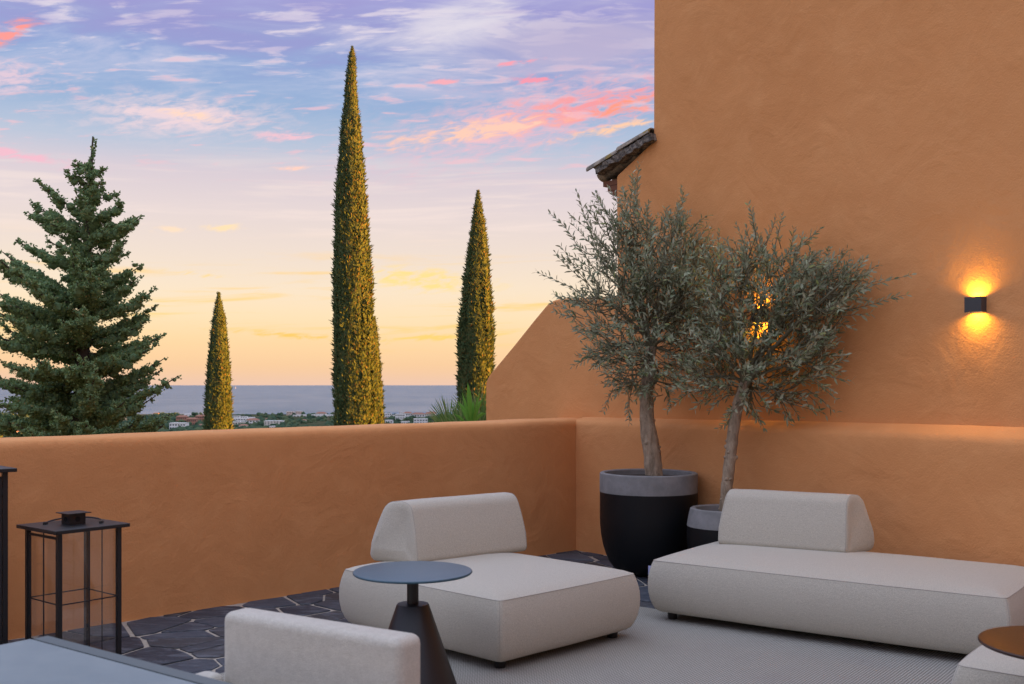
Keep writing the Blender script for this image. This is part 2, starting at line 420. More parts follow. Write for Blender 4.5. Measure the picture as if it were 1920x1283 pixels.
def seaf(t, b):
    p = pos(t)
    mp = t.new('ShaderNodeMapping'); t.l.new(p, mp.inputs[0]); mp.inputs['Scale'].default_value = (.004, .0014, 1)
    n = t.noise(mp.outputs[0], 1.0, 6, .65, .5)
    mp2 = t.new('ShaderNodeMapping'); t.l.new(p, mp2.inputs[0]); mp2.inputs['Scale'].default_value = (.06, .06, .06)
    n2 = t.noise(mp2.outputs[0], 1.0, 5, .7)
    t.put(b.inputs['Base Color'], t.mix(t.step(n, .3, .7), (.065, .125, .185), (.135, .20, .255)))
    t.put(b.inputs['Roughness'], t.m('ADD', t.m('MULTIPLY', n, .2), .42))
    bump(t, b, n2, 1.0, 6.0)
M_sea = mat('sea_water', (.15, .2, .31), .5, 0, .22, seaf)
mb = MB(); S = 90000
mb.add([(-S, 900, SEA_Z), (S, 900, SEA_Z), (S, 70000, SEA_Z), (-S, 70000, SEA_Z)], [(0, 1, 2, 3)])
mb.build('sea', M_sea, None, None, 'structure')
# added ridge hidden behind the house, shades the coast but not the garden trees
mb = MB(); s2 = Vector((math.sin(R(SUN_AZ)), math.cos(R(SUN_AZ)), 0)); t2 = Vector((-s2.y, s2.x, 0))
cen = s2*(-20) + t2*1600
NA, NB = 40, 12
for j in range(NB+1):
    for i in range(NA+1):
        a = (i/NA-.5)*1600; bb = (j/NB-.5)*420
        p = cen+t2*a+s2*bb
        prof = math.cos((j/NB-.5)*math.pi)
        hh = (108+10*noise.noise(Vector((a*.004, 1.7, 0))))*max(0, 1-abs(i/NA-.5)**4*14)
        mb.v.append((p.x, p.y, -62+prof*hh))
for j in range(NB):
    for i in range(NA):
        a = j*(NA+1)+i; mb.f.append((a, a+1, a+NA+2, a+NA+1)); mb.smooth.append(True)
mb.build('added_shade_ridge', M_ground, None, None, 'structure')

# ------------------------------------------------------------------ terrace walls
C = fl(1080, 1032)                               # inside corner on the floor
A = fl(240, 1165)
e1 = (A-C).normalized()                          # along the parapet, away from the corner
zl = H-(786-V0)/F*C.y                            # parapet / ledge height at the corner
Yr = (H-zl)*F/(817-V0); Bp = Vector(((1920-CX)/F*Yr, Yr, 0))
e2 = (Bp-C).normalized()                         # along the house wall, towards the camera side
n2 = Vector((-e2.y, e2.x, 0));
if n2.y < 0: n2 = -n2                            # into the house
n1 = Vector((-e1.y, e1.x, 0));
if n1.y < 0: n1 = -n1                            # out over the garden
LED = .12
def on_upper(u, v):
    """where the ray through a pixel meets the upper house wall: (distance along e2 from the corner, height)"""
    d = Vector(((u-CX)/F, 1, 0)); o = C+n2*LED
    k = o.dot(n2)/d.dot(n2); p = d*k
    return (p-o).dot(e2), H-(v-V0)/F*k
def ledge_back(s):
    s0 = 0; s1 = (Bp-C).length
    return 1.126+(1.160-1.126)*(s-s0)/s1

# parapet: rounded cap, hand-trowelled waviness
tp = link('parapet_wall', None); tag(tp, 'low orange plastered terrace wall with rounded top, looking out to sea', 'wall')
prof = [(0.0, -.05), (0.0, .3), (0.0, .6), (0.0, .85), (0.0, .98), (0.001, 1.045), (.004, 1.072), (.014, 1.094), (.032, 1.106), (.065, 1.111), (.16, 1.114), (.26, 1.114), (.325, 1.108), (.348, 1.092), (.358, 1.06), (.36, .98), (.36, .4), (.36, -4.2)]
L1 = 9.0; NS = 120
mb = MB()
for i in range(NS+1):
    s = -.3+(L1+.3)*i/NS
    for k, (o, z) in enumerate(prof):
        q = Vector((s, o*3, z*1.2))
        wob = noise.noise(q*1.3)*.007+noise.noise(q*3.1)*.0025
        zz = z if z < .9 else z-(s*.0025)+noise.noise(Vector((s*.9, o*2, 4)))*.008+noise.noise(Vector((s*3, o*4, 9)))*.003
        if z > .9: zz += zl-1.112
        p = C+e1*s+n1*(o+wob)
        mb.v.append((p.x, p.y, zz))
np_ = len(prof)
for i in range(NS):
    for k in range(np_-1):
        a = i*np_+k; mb.f.append((a, a+1, a+np_+1, a+np_)); mb.smooth.append(True)
mb.f.append(tuple(range(np_))); mb.smooth.append(False)
mb.f.append(tuple(NS*np_+k for k in range(np_-1, -1, -1))); mb.smooth.append(False)
mb.build('plaster_body', M_plaster, tp, 50)

# house
house = link('house', None); tag(house, 'tall orange plastered house wall with stepped gable and sloping buttress end', 'house')
LW = 24.0; NS = 240
mb = MB()
lp = [(-.02, 0.0, 0), (.2, 0, 0), (.5, 0, 0), (.8, 0, 0), (.98, 0, 0), (1.06, .002, 0), (1.09, .010, 0), (1.106, .028, 0), (1.113, .055, .3), (1.12, .10, .8), (1.126, LED+.01, 1), (1.126, LED+.06, 1)]
for i in range(NS+1):
    s = -.02+LW*i/NS
    for k, (z, o, f) in enumerate(lp):
        wob = noise.noise(Vector((s*1.4, o*5, z*1.7+7)))*.007+noise.noise(Vector((s*4, o*5, z*4)))*.002
        zz = z
        if z > 1.0:
            zz = zl-1.113+z+(ledge_back(s)-1.126-(zl-1.113))*f+noise.noise(Vector((s*1.2, 3, 1)))*.008+noise.noise(Vector((s*4, 3, 5)))*.002
        p = C+e2*s+n2*(o-wob if o < LED else o)
        mb.v.append((p.x, p.y, zz))
nl = len(lp)
for i in range(NS):
    for k in range(nl-1):
        a = i*nl+k; mb.f.append((a+1, a, a+nl, a+nl+1)); mb.smooth.append(True)
mb.build('plinth_wall', M_plaster, house, 60)

def arc(p0, p1, p2, n=6):
    return [tuple((1-t)**2*a+2*t*(1-t)*b+t*t*c for a, b, c in zip(p0, p1, p2)) for t in [i/n for i in range(n+1)]]
pt = on_upper
out = [(pt(910, 800)[0], -4.0), pt(910, 722)]
out += arc(pt(911, 716), pt(912, 709), pt(922, 697), 4)
out += [pt(965, 645), pt(1000, 601)]
out += arc(pt(1020, 577), pt(1032, 561), pt(1052, 560), 5)
out += [pt(1090, 558), pt(1156, 555), pt(1155, 440), pt(1155, 330), pt(1190, 297), pt(1224, 264), pt(1224.5, 120), (pt(1225, 0)[0], 4.5), (pt(1225, 0)[0], 8.5), (LW, 8.5), (LW, -4.0)]
T = .42
vs = []
for s, z in out: p = C+n2*LED+e2*s; vs.append((p.x, p.y, z))
for s, z in out: p = C+n2*(LED+T)+e2*s; vs.append((p.x, p.y, z))
k = len(out)
fs = [tuple(range(k)), tuple(range(2*k-1, k-1, -1))]+[((i+1) % k, i, k+i, k+(i+1) % k) for i in range(k)]
mb = MB(); mb.add(vs, fs)
ow = mb.build('upper_wall', M_plaster, house, None)
bevel(ow, .022, 3, 50)
bm = bmesh.new(); bm.from_mesh(ow.data); bmesh.ops.recalc_face_normals(bm, faces=bm.faces); bm.to_mesh(ow.data); bm.free()

mb = MB(); cpt = C+e2*(1.05+8)+n2*(LED+T+2.7)
mb.box((cpt.x, cpt.y, -4), 16, 5.4, 9.4, math.atan2(e2.y, e2.x)); mb.build('body', M_plaster, house, None)  # house bulk added out of view to keep the low sun off the palm
mb = MB(); a0 = math.atan2(n2.y, n2.x); cpt = C+e2*9.6-n2*6.0
mb.box((cpt.x, cpt.y, -.02), 12.2, .35, 3.5, a0); mb.build('added_rear_wall', M_plaster, house, None)  # wall added behind the camera to hold back low sky light
# tiled eave that pokes out beside the tall part
def tilef(t, b):
    p = pos(t); n = t.noise(p, 14, 6, .7); n2 = t.noise(p, 50, 4, .7)
    c = t.mix(t.step(n, .35, .65), (.16, .145, .125), (.38, .32, .25)); c = t.mix(t.m('MULTIPLY', t.step(n2, .5, .7), .6), c, (.075, .070, .066))
    c = t.mix(t.m('MULTIPLY', t.step(t.noise(p, 9, 2), .60, .68), .8), c, (.30, .22, .06))
    t.put(b.inputs['Base Color'], c); bump(t, b, n2, .6, .01)
M_tile = mat('old_roof_tile', (.2, .17, .14), .95, 0, .2, tilef)
M_brick = mat('eave_brick', (.20, .085, .05), .9)
roof = link('roof', None, house)
o3 = C+n2*LED
def rp(s, z, d): return o3+e2*s+n2*d+Vector((0, 0, z))
r0 = on_upper(1117, 328); r1 = on_upper(1227, 259)
sl = Vector((r1[0]-r0[0], r1[1]-r0[1])); sl_len = sl.length; sl.normalize()
def barrel(u0, u1, d0, lift, r=.075, conc=False, name='roof_tile', thick=.016, n=8):
    """half-round clay tile from u0 to u1 along the slope, at depth d0"""
    mb = MB()
    sg = -1 if conc else 1
    for uu, rr in ((u0, r), (u1, r*.82)):
        for rad in (rr, rr-thick):
            for k in range(n+1):
                a = math.pi*k/n
                off = math.cos(a)*rad; hgt = sg*math.sin(a)*rad*.8+lift
                s = r0[0]+sl.x*uu-sl.y*hgt; z = r0[1]+sl.y*uu+sl.x*hgt
                p = rp(s, z, d0+off); mb.v.append(tuple(p))
    m_ = n+1
    for k in range(n):
        mb.f += [(k, k+1, 2*m_+k+1, 2*m_+k), (m_+k+1, m_+k, 3*m_+k, 3*m_+k+1), (k+1, k, m_+k, m_+k+1), (2*m_+k, 2*m_+k+1, 3*m_+k+1, 3*m_+k)]
    mb.f += [(0, 2*m_, 3*m_, m_), (n, m_+n, 3*m_+n, 2*m_+n)]
    mb.smooth += [False]*(len(mb.f)-len(mb.smooth))
    return mb.build(name, M_tile, roof, 50)
for d in range(7):
    dd = .0+d*.17
    for kx in range(2):
        TLn = (sl_len+.02)/2
        barrel(-.03+kx*TLn+rng.uniform(-.015, .015), .04+(kx+1)*TLn-.06*kx, dd, .035+rng.uniform(-.004, .004)+.006*kx)
        barrel(kx*TLn, .04+(kx+1)*TLn-.06*kx, dd+.085, -.002+.006*kx, conc=True)
# mortar bed under the tiles, broken on the rake
mb = MB()
for i in range(19):
    uu = .06+i*(sl_len-.04)/18
    for dd in (-.065, 1.1):
        for hh in (.026, -.030+rng.uniform(-.010, .010)):
            s = r0[0]+sl.x*uu-sl.y*hh; z = r0[1]+sl.y*uu+sl.x*hh
            mb.v.append(tuple(rp(s, z, dd+(rng.uniform(-.012, .012) if dd < 0 else 0))))
for i in range(18):
    a = i*4
    mb.f += [(a, a+1, a+5, a+4), (a+2, a+6, a+7, a+3), (a+1, a+3, a+7, a+5), (a, a+4, a+6, a+2)]
mb.f += [(0, 2, 3, 1), (72, 73, 75, 74)]; mb.smooth = [False]*len(mb.f)
M_bed = mat('roof_mortar', (.13, .115, .105), 1.0, 0, .1, lambda t, b: (t.put(b.inputs['Base Color'], t.mix(t.step(t.noise(pos(t), 40, 5, .7), .4, .65), (.07, .064, .06), (.24, .21, .18)))))
mb.build('mortar_bed', M_bed, roof, None)
# corbelled bricks under the eave
g0 = on_upper(1155, 330)
for j, (w_, zt) in enumerate(((.20, -.015), (.145, -.06), (.09, -.105))):
    for d in range(4):
        mb = MB(); p = rp(g0[0]-w_/2+.02, g0[1]+zt-.075+.03, .16+d*.255)
        mb.box((0, 0, 0), w_+.02, .245, .042, math.atan2(e2.y, e2.x)); o = mb.build('eave_brick', M_brick, roof, None, loc=p)

# ------------------------------------------------------------------ floor: crazy paving
mb = MB()
c0 = C+e1*9+n1*.1; c1 = C+n1*.05+n2*.05
c2 = C+e2*18+n2*.05
mb.add([tuple(c1), tuple(c0), (c0.x, -6, 0), (c2.x, -6, 0), (c2.x, c2.y, 0)], [(0, 1, 2, 3, 4)])
floor = mb.build('floor', M_mortar, None, None, 'structure')
bm = bmesh.new(); bm.from_mesh(floor.data); bmesh.ops.recalc_face_normals(bm, faces=bm.faces)
for f_ in bm.faces:
    if f_.normal.z < 0: f_.normal_flip()
bm.to_mesh(floor.data); bm.free()
dS = Vector((.80, -.60, 0)); nS = Vector((.60, .80, 0))     # the sofa, rug and dining table stand a little askew to the house
RUG0 = fl(1198, 1138)                                        # a point on the far edge of the rug
def in_rug(p, m=0.0):
    r = p-RUG0; return r.dot(dS) > -.86+m and r.dot(nS) < -m
def clip(poly, p, nrm):
    """keep the side with (x-p).n <= 0"""
    o = []
    for i in range(len(poly)):
        a, b = poly[i], poly[(i+1) % len(poly)]
        da, db = (a-p).dot(nrm), (b-p).dot(nrm)
        if da <= 0: o.append(a)
        if (da < 0 < db) or (db < 0 < da): o.append(a+(b-a)*(da/(da-db)))
    return o
seeds = []
GX, GY = .25, .225
for i in range(-20, 21):
    for j in range(-1, 33):
        p = C+e1*(j*GX+(i % 2)*.2+rng.uniform(-.155, .155))+(-n1)*(i*GY+.14+rng.uniform(-.14, .14))
        seeds.append(Vector((p.x, p.y, 0)))
keep = [q for q in seeds if rng.random() > .20]; seeds = keep; stones = 0
for i, s in enumerate(seeds):
    if s.y < 3.6 or s.y > 9.2: continue
    if (s-C).dot(n1) > .1 or (s-C).dot(n2) > .1: continue
    uv = CX+s.x/s.y*F
    if uv < -260 or uv > 2150 or in_rug(s, .30): continue
    poly = [s+Vector(q) for q in ((-.7, -.7, 0), (.7, -.7, 0), (.7, .7, 0), (-.7, .7, 0))]
    for j, q in enumerate(seeds):
        if j == i: continue
        d = q-s; L = d.length
        if L > 1.4: continue
        dn = d/L
        jw = .0045+.0055*((i*7+j*13+i*j) % 5)/4 if i < j else .0045+.0055*((j*7+i*13+i*j) % 5)/4
        poly = clip(poly, s+dn*(L/2-jw), dn)
        if len(poly) < 3: break
    poly = clip(poly, C-n1*.012, n1) if len(poly) > 2 else poly
    poly = clip(poly, C-n2*.012, n2) if len(poly) > 2 else poly
    if len(poly) < 3: continue
    # drop slivers of edges, knock corners a little
    pp = [p for k, p in enumerate(poly) if (p-poly[k-1]).length > .025]
    if len(pp) < 3: continue
    area = abs(sum(pp[k-1].x*pp[k].y-pp[k].x*pp[k-1].y for k in range(len(pp))))/2
    if area < .006: continue
    cen = sum(pp, Vector())/len(pp); zt = .007+rng.uniform(-.0025, .003)
    ring = []
    for k, p in enumerate(pp):
        a, b = pp[k-1], pp[(k+1) % len(pp)]
        ring += [p+(a-p)*.05+(cen-p)*.01, p+(b-p)*.05+(cen-p)*.01]
    ring = [p+(cen-p)*rng.uniform(0, .025) for p in ring]
    m_ = len(ring); tilt = Vector((rng.uniform(-.006, .006), rng.uniform(-.006, .006), 0))
    vs = [p-cen+Vector((0, 0, -.004)) for p in ring]+[p-cen+Vector((0, 0, zt-.002)) for p in ring]+[(p-cen)*.965+Vector((0, 0, zt+(p-cen).dot(tilt))) for p in ring]
    fs = [(k, (k+1) % m_, m_+(k+1) % m_, m_+k) for k in range(m_)]+[(m_+k, m_+(k+1) % m_, 2*m_+(k+1) % m_, 2*m_+k) for k in range(m_)]
    area2 = sum(ring[k-1].x*ring[k].y-ring[k].x*ring[k-1].y for k in range(m_))
    fs.append(tuple(range(2*m_, 3*m_)))
    if area2 < 0: fs = [tuple(reversed(f_)) for f_ in fs]
    mb = MB(); mb.add(vs, fs); mb.build('paving_stone', M_slate, floor, None, loc=cen); stones += 1

# ------------------------------------------------------------------ rug
rug_rz = math.atan2(dS.y, dS.x)
mb = MB(); nx, ny, rw, rh = 60, 60, 4.6, 4.4
for j in range(ny+1):
    for i in range(nx+1):
        x = rw*i/nx; y = -rh*j/ny
        edge = min(x, rw-x, -y, rh+y)
        mb.v.append((x, y, (.011 if edge > .001 else .004)+noise.noise(Vector((x*1.5, y*1.5, 0)))*.0015))
for j in range(ny):
    for i in range(nx):
        a = j*(nx+1)+i; mb.f.append((a, a+nx+1, a+nx+2, a+1)); mb.smooth.append(True)
rug = mb.build('rug', M_rug, None, None, loc=RUG0-dS*.86+Vector((0, 0, .002)))
rug.rotation_euler = (0, 0, rug_rz)
tag(rug, 'large grey woven rug with fine ribs lying on the dark stone floor', 'rug')

# ------------------------------------------------------------------ lounge seating
def rrect(w_, d_, ins, r, off=0.0, nseg=14, nc=4, bow=.0):
    """rounded rectangle ring 0..w, 0..d pulled in by ins; edges bowed outwards"""
    pts = []
    x0, y0, x1, y1 = ins, ins, w_-ins, d_-ins
    r = min(r, (x1-x0)/2-.001, (y1-y0)/2-.001)
    cs = [((x1-r, y0+r), -90), ((x1-r, y1-r), 0), ((x0+r, y1-r), 90), ((x0+r, y0+r), 180)]
    for i in range(4):
        (cx, cy), a0 = cs[i]
        for k in range(nc+1):
            a = R(a0+90*k/nc); pts.append(Vector((cx+r*math.cos(a), cy+r*math.sin(a), 0)))
        nx_ = cs[(i+1) % 4]; a = R(a0+90)
        q0 = pts[-1]; an = R(nx_[1]); q1 = Vector((nx_[0][0]+r*math.cos(an), nx_[0][1]+r*math.sin(an), 0))
        nrm = Vector((math.cos(a), math.sin(a), 0))
        for k in range(1, nseg):
            t = k/nseg; pts.append(q0+(q1-q0)*t+nrm*bow*(1-(2*t-1)**2))
    return pts
SI = .025
SEAT_PROF = [(.054, .066), (.057, .052), (.069, .036), (.092, .023), (.130, .010), (.178, .002), (.22, .0), (.265, .002), (.305, .009), (.335, .017), (.358, SI)]
def pouf(parent, w_, d_, top=.405, prof=SEAT_PROF, name='seat', mtl=None):
    mb = MB(); rings = []
    for z, ins in prof: rings.append((z, rrect(w_, d_, ins, .028, bow=.010)))
    zs, is_ = prof[-1]
    for f_, ins in ((.30, is_+.030), (.55, is_+.075), (.75, is_+.13), (.90, is_+.20), (1.0, is_+.30)):
        ins = min(ins, min(w_, d_)/2-.02)
        rings.append((zs+(top-zs)*f_, rrect(w_, d_, ins, .028+(ins-is_)*.5, bow=.008)))
    n_ = len(rings[0][1])
    for z, rg in rings:
        for p in rg:
            zz = z+noise.noise(Vector((p.x*3+w_, p.y*3, z*4)))*.0025
            mb.v.append((p.x, p.y, zz))
    for i in range(len(rings)-1):
        for k in range(n_):
            k2 = (k+1) % n_; mb.f.append((i*n_+k, i*n_+k2, (i+1)*n_+k2, (i+1)*n_+k)); mb.smooth.append(True)
    mb.f.append(tuple(range(n_-1, -1, -1))); mb.smooth.append(True)
    mb.f.append(tuple((len(rings)-1)*n_+k for k in range(n_))); mb.smooth.append(True)
    o = mb.build(name, mtl or M_boucle, parent, 38)
    sm = MB()
    ring = [Vector((p.x, p.y, zs+.0005)) for p in rings[len(prof)-1][1]]
    sm.tube(ring+[ring[0]], .0016, 5, False)
    for cx, cy in ((0, 0), (1, 0), (1, 1), (0, 1)):
        line = []
        for z, ins in prof[2:]:
            g = .028*(1-.7071); line.append(Vector(((ins+g) if cx == 0 else w_-ins-g, (ins+g) if cy == 0 else d_-ins-g, z)))
        sm.tube(line, .0011, 5, False)
    sm.build('seam', M_seam, o, None)
    for cx, cy in ((0, 0), (1, 0), (1, 1), (0, 1)):
        ft = MB(); ft.lathe([(.026, .010), (.028, .014), (.028, .066), (.02, .068)], ((.115 if cx == 0 else w_-.115), (.115 if cy == 0 else d_-.115), 0), 16)
        ft.build('foot', M_blackfoot, parent, 30)
    return o
def cushion(parent, L, th, hgt, loc, rz, splay=(.10, .10)):
    def spl(x, y): return x*(1+(y+th/2)/th*2*(splay[0] if x < 0 else splay[1])/L)
    """back rest: rounded trapezoid profile (y, z) run along x"""
    b0, bt, rt, rb = th/2, th*.33, .078, .036
    prof = []
    def corner(cy, cz, r, a0, a1, n_=7):
        for k in range(n_+1):
            a = R(a0+(a1-a0)*k/n_); prof.append((cy+r*math.cos(a), cz+r*math.sin(a)))
    dyc, dzc = (bt-rt)-(b0-rb), (hgt-rt)-rb
    na = math.degrees(math.atan2(-dyc, dzc)+math.asin((rb-rt)/math.hypot(dyc, dzc)))
    corner(b0-rb, rb, rb, -90, na); P0 = prof[-1]
    P1 = (bt-rt+rt*math.cos(R(na)), hgt-rt+rt*math.sin(R(na)))
    side = [(P0[0]+(P1[0]-P0[0])*f_+.008*4*f_*(1-f_), P0[1]+(P1[1]-P0[1])*f_) for f_ in (.25, .5, .75)]
    prof += side
    corner(bt-rt, hgt-rt, rt, na, 90); corner(-bt+rt, hgt-rt, rt, 90, 180-na)
    prof += [(-y, z) for y, z in reversed(side)]
    corner(-b0+rb, rb, rb, 180-na, 270)
    n_ = len(prof); cy, cz = 0, hgt*.45
    secs = [(-.012, .55), (-.010, .80), (-.004, .95), (.002, .986), (.012, .998), (.05, 1.0)]
    xs_ = secs+[(L*t, 1.008) for t in (.2, .35, .5, .65, .8)]+[(L-x, s_) for x, s_ in reversed(secs)]
    mb = MB()
    for x, s_ in xs_:
        for y, z in prof:
            mb.v.append((spl(x-L/2, y)*(1-.10*max(0, z-.1)/hgt), cy+(y-cy)*s_+noise.noise(Vector((x*4, y*4, z*4)))*.002, cz+(z-cz)*s_+noise.noise(Vector((x*3, y*3, z*3+9)))*.002))
    for i in range(len(xs_)-1):
        for k in range(n_):
            k2 = (k+1) % n_; mb.f.append((i*n_+k, i*n_+k2, (i+1)*n_+k2, (i+1)*n_+k)); mb.smooth.append(True)
    mb.f.append(tuple(range(n_-1, -1, -1))); mb.f.append(tuple((len(xs_)-1)*n_+k for k in range(n_))); mb.smooth += [True]*2
    bmx = mb.mesh('backrest', M_boucle, 60)
    bm = bmesh.new(); bm.from_mesh(bmx); bmesh.ops.recalc_face_normals(bm, faces=bm.faces); bm.to_mesh(bmx); bm.free()
    o = link('backrest', bmx, parent, None, loc); o.rotation_euler = (0, 0, rz)
    for xx in (.0035, L-.0035):
        pts = [Vector((spl(xx-L/2, y)*(1-.10*max(0, z-.1)/hgt), cy+(y-cy)*.992, cz+(z-cz)*.992)) for y, z in prof]
        sm = MB(); sm.tube(pts+[pts[0]], .0011, 5, False); sm.build('seam', M_seam, o, None)
    return o

# armless lounge chair by the parapet: local x along its front, y towards its back
pc = fl(937, 1128, .362); pr = fl(1192, 1076, .362)
ew = v2(pr-pc).normalized(); ed = Vector((-ew.y, ew.x, 0)); rzc = math.atan2(ew.y, ew.x)
W1, D1 = v2(pr-pc).length+2*SI, 1.30
org = v2(pc)-ew*SI-ed*SI
chair = thing('lounge_chair', 'armless cream lounge chair with one back cushion, standing by the parapet', 'lounge chair', (org.x, org.y, .004), rzc)
pouf(chair, W1, D1)
def to_local(p, o, rz):
    d = p-o; return Vector((d.x*math.cos(-rz)-d.y*math.sin(-rz), d.x*math.sin(-rz)+d.y*math.cos(-rz), 0))
q0 = fl(787, 1056, .405); q1 = fl(985, 1031, .405)
bl = v2(q1-q0); bdir = bl.normalized(); TH = .32
mid = v2(q0)+bdir*bl.length/2+Vector((-bdir.y, bdir.x, 0))*TH/2
cushion(chair, bl.length+.03, TH, .345, to_local(mid, org, rzc)+Vector((0, 0, .388)), math.atan2(bdir.y, bdir.x)-rzc, (.11, .03))

# long daybed by the house wall
s0 = fl(1222, 1051, .362); s1 = fl(1888, 1123, .362)
es = v2(s1-s0).normalized(); en = Vector((-es.y, es.x, 0)); rzs = math.atan2(es.y, es.x)
W2, D2 = v2(s1-s0).length+2*SI, 1.02
org2 = v2(s0)-es*SI-en*SI
bed = thing('daybed', 'long cream daybed with a single back cushion, beside the house wall', 'daybed', (org2.x, org2.y, .004), rzs)
seat2 = pouf(bed, W2, D2)
q0 = fl(1347, 1020, .405); q1 = fl(1586, 1038, .405)
bl = v2(q1-q0); bdir = bl.normalized(); TH = .30
mid = v2(q0)+bdir*bl.length/2+Vector((-bdir.y, bdir.x, 0))*TH/2
cushion(bed, bl.length, TH, .345, to_local(mid, org2, rzs)+Vector((0, 0, .388)), math.atan2(bdir.y, bdir.x)-rzs, (-.02, .10))
M_label = mat('label_tape', (.42, .45, .72), .7)
mb = MB(); mb.box((-.022, .10, .255), .030, .004, .055); mb.build('fabric_label', M_label, bed, None)

# footstool at the frame's corner
p0 = fl(1793, 1248, .362); p1 = fl(1920, 1268, .362)
ef = v2(p1-p0).normalized(); enf = Vector((-ef.y, ef.x, 0)); rzf = math.atan2(ef.y, ef.x)
org3 = v2(p0)-ef*SI-enf*SI
stool = thing('footstool', 'cream upholstered footstool standing behind the brown-topped round side table', 'footstool', (org3.x, org3.y, .004), rzf)
pouf(stool, .98, .66)

# ------------------------------------------------------------------ side tables
def side_table(loc, label, top_mat):
    t = thing('side_table', label, 'side table', loc, 0, 'round metal side tables')
    mb = MB(); mb.lathe([(.235, .538), (.262, .540), (.266, .544), (.266, .548), (.263, .551), (.255, .552)], n=96)
    mb.build('table_top', top_mat, t, 25)
    mb = MB(); mb.lathe([(.026, .395), (.026, .5385)], n=32); mb.build('stem', M_black, t, 30)
    mb = MB(); mb.lathe([(.208, 0), (.210, .004), (.205, .016), (.073, .398), (.069, .404), (.03, .406)], n=64); mb.build('base', M_black, t, 25)
    return t
p = fl(774, 1077, .552)
side_table((p.x, p.y, .017), 'round dark metal side table on conical base, in front of the lounge chair', M_table_metal)
p = fl(1847, 1216, .552); 
side_table((p.x+.262, p.y-.01, .017), 'round side table with a dark brown top, overlapping the footstool', M_table_brown)

# ------------------------------------------------------------------ dining table and chair
t0 = fl(90, 1192, .74); t1 = fl(440, 1283, .74)
dt = v2(t1-t0).normalized(); nt_ = Vector((-dt.y, dt.x, 0)); rzt = math.atan2(dt.y, dt.x)
table = thing('dining_table', 'grey blue stone-topped dining table with a grooved metal edge', 'dining table', (t0.x, t0.y, 0), rzt)
TL, TW = 2.0, 1.0
mb = MB(); mb.box((TL/2, -TW/2, .700), TL, TW, .036); o = mb.build('frame', M_edge, table, None); bevel(o, .004, 2)
mb = MB(); mb.box((TL/2, -.021, .736), TL-.0, .040, .004); o = mb.build('edge_strip', M_edge, table, None)
mb = MB(); mb.box((TL/2, -TW/2-.018, .7365), TL-.0, TW-.06, .0045); o = mb.build('table_top', M_ceramic, table, None); bevel(o, .0015, 1)
for x in (.12, TL-.12):
    for y in (-.12, -TW+.12):
        mb = MB(); mb.box((x, y, .0), .06, .06, .70); mb.build('leg', M_edge, table, None)
# chair: back panel seen from its seat side
b0 = fl(424, 1150, .80); b1 = fl(737, 1201, .80)
dc = v2(b1-b0).normalized(); ncv = Vector((-dc.y, dc.x, 0)); rzd = math.atan2(dc.y, dc.x)
CW = v2(b1-b0).length
chr_ = thing('dining_chair', 'light grey upholstered dining chair with armrests, tucked up to the dining table', 'dining chair', (b0.x, b0.y, .017), rzd)
def padded(name, w_, d_, h_, c, parent, mtl, r=.018, tilt=0.0, rzz=0.0, taper=0.0):
    mb = MB(); mb.box((0, 0, 0), w_, d_, h_)
    if taper:
        mb.v = [(x*(1-taper*z/h_), y, z) for x, y, z in mb.v]
    o = mb.build(name, mtl, parent, None, loc=c); o.rotation_euler = (tilt, 0, rzz); bevel(o, r, 4)
    for p_ in o.data.polygons: p_.use_smooth = True
    return o
BD = .095
padded('backrest', CW+.04, BD, .40, (CW/2, BD/2, .385), chr_, M_linen, .024, 0.0, 0, .0)
padded('armrest', .075, .40, .30, (.038-.055, -.215, .335), chr_, M_linen, .022)
padded('armrest', .075, .40, .30, (CW-.02, -.215, .335), chr_, M_linen, .022)
padded('seat', CW-.02, .46, .10, (CW/2, -.23, .34), chr_, M_linen, .025)
for x in (.05, CW-.05):
    for y in (.02, -.38):
        mb = MB(); mb.tube([(x, y, 0), (x, y, .345)], .014, 10); mb.build('leg', M_black, chr_, 30)

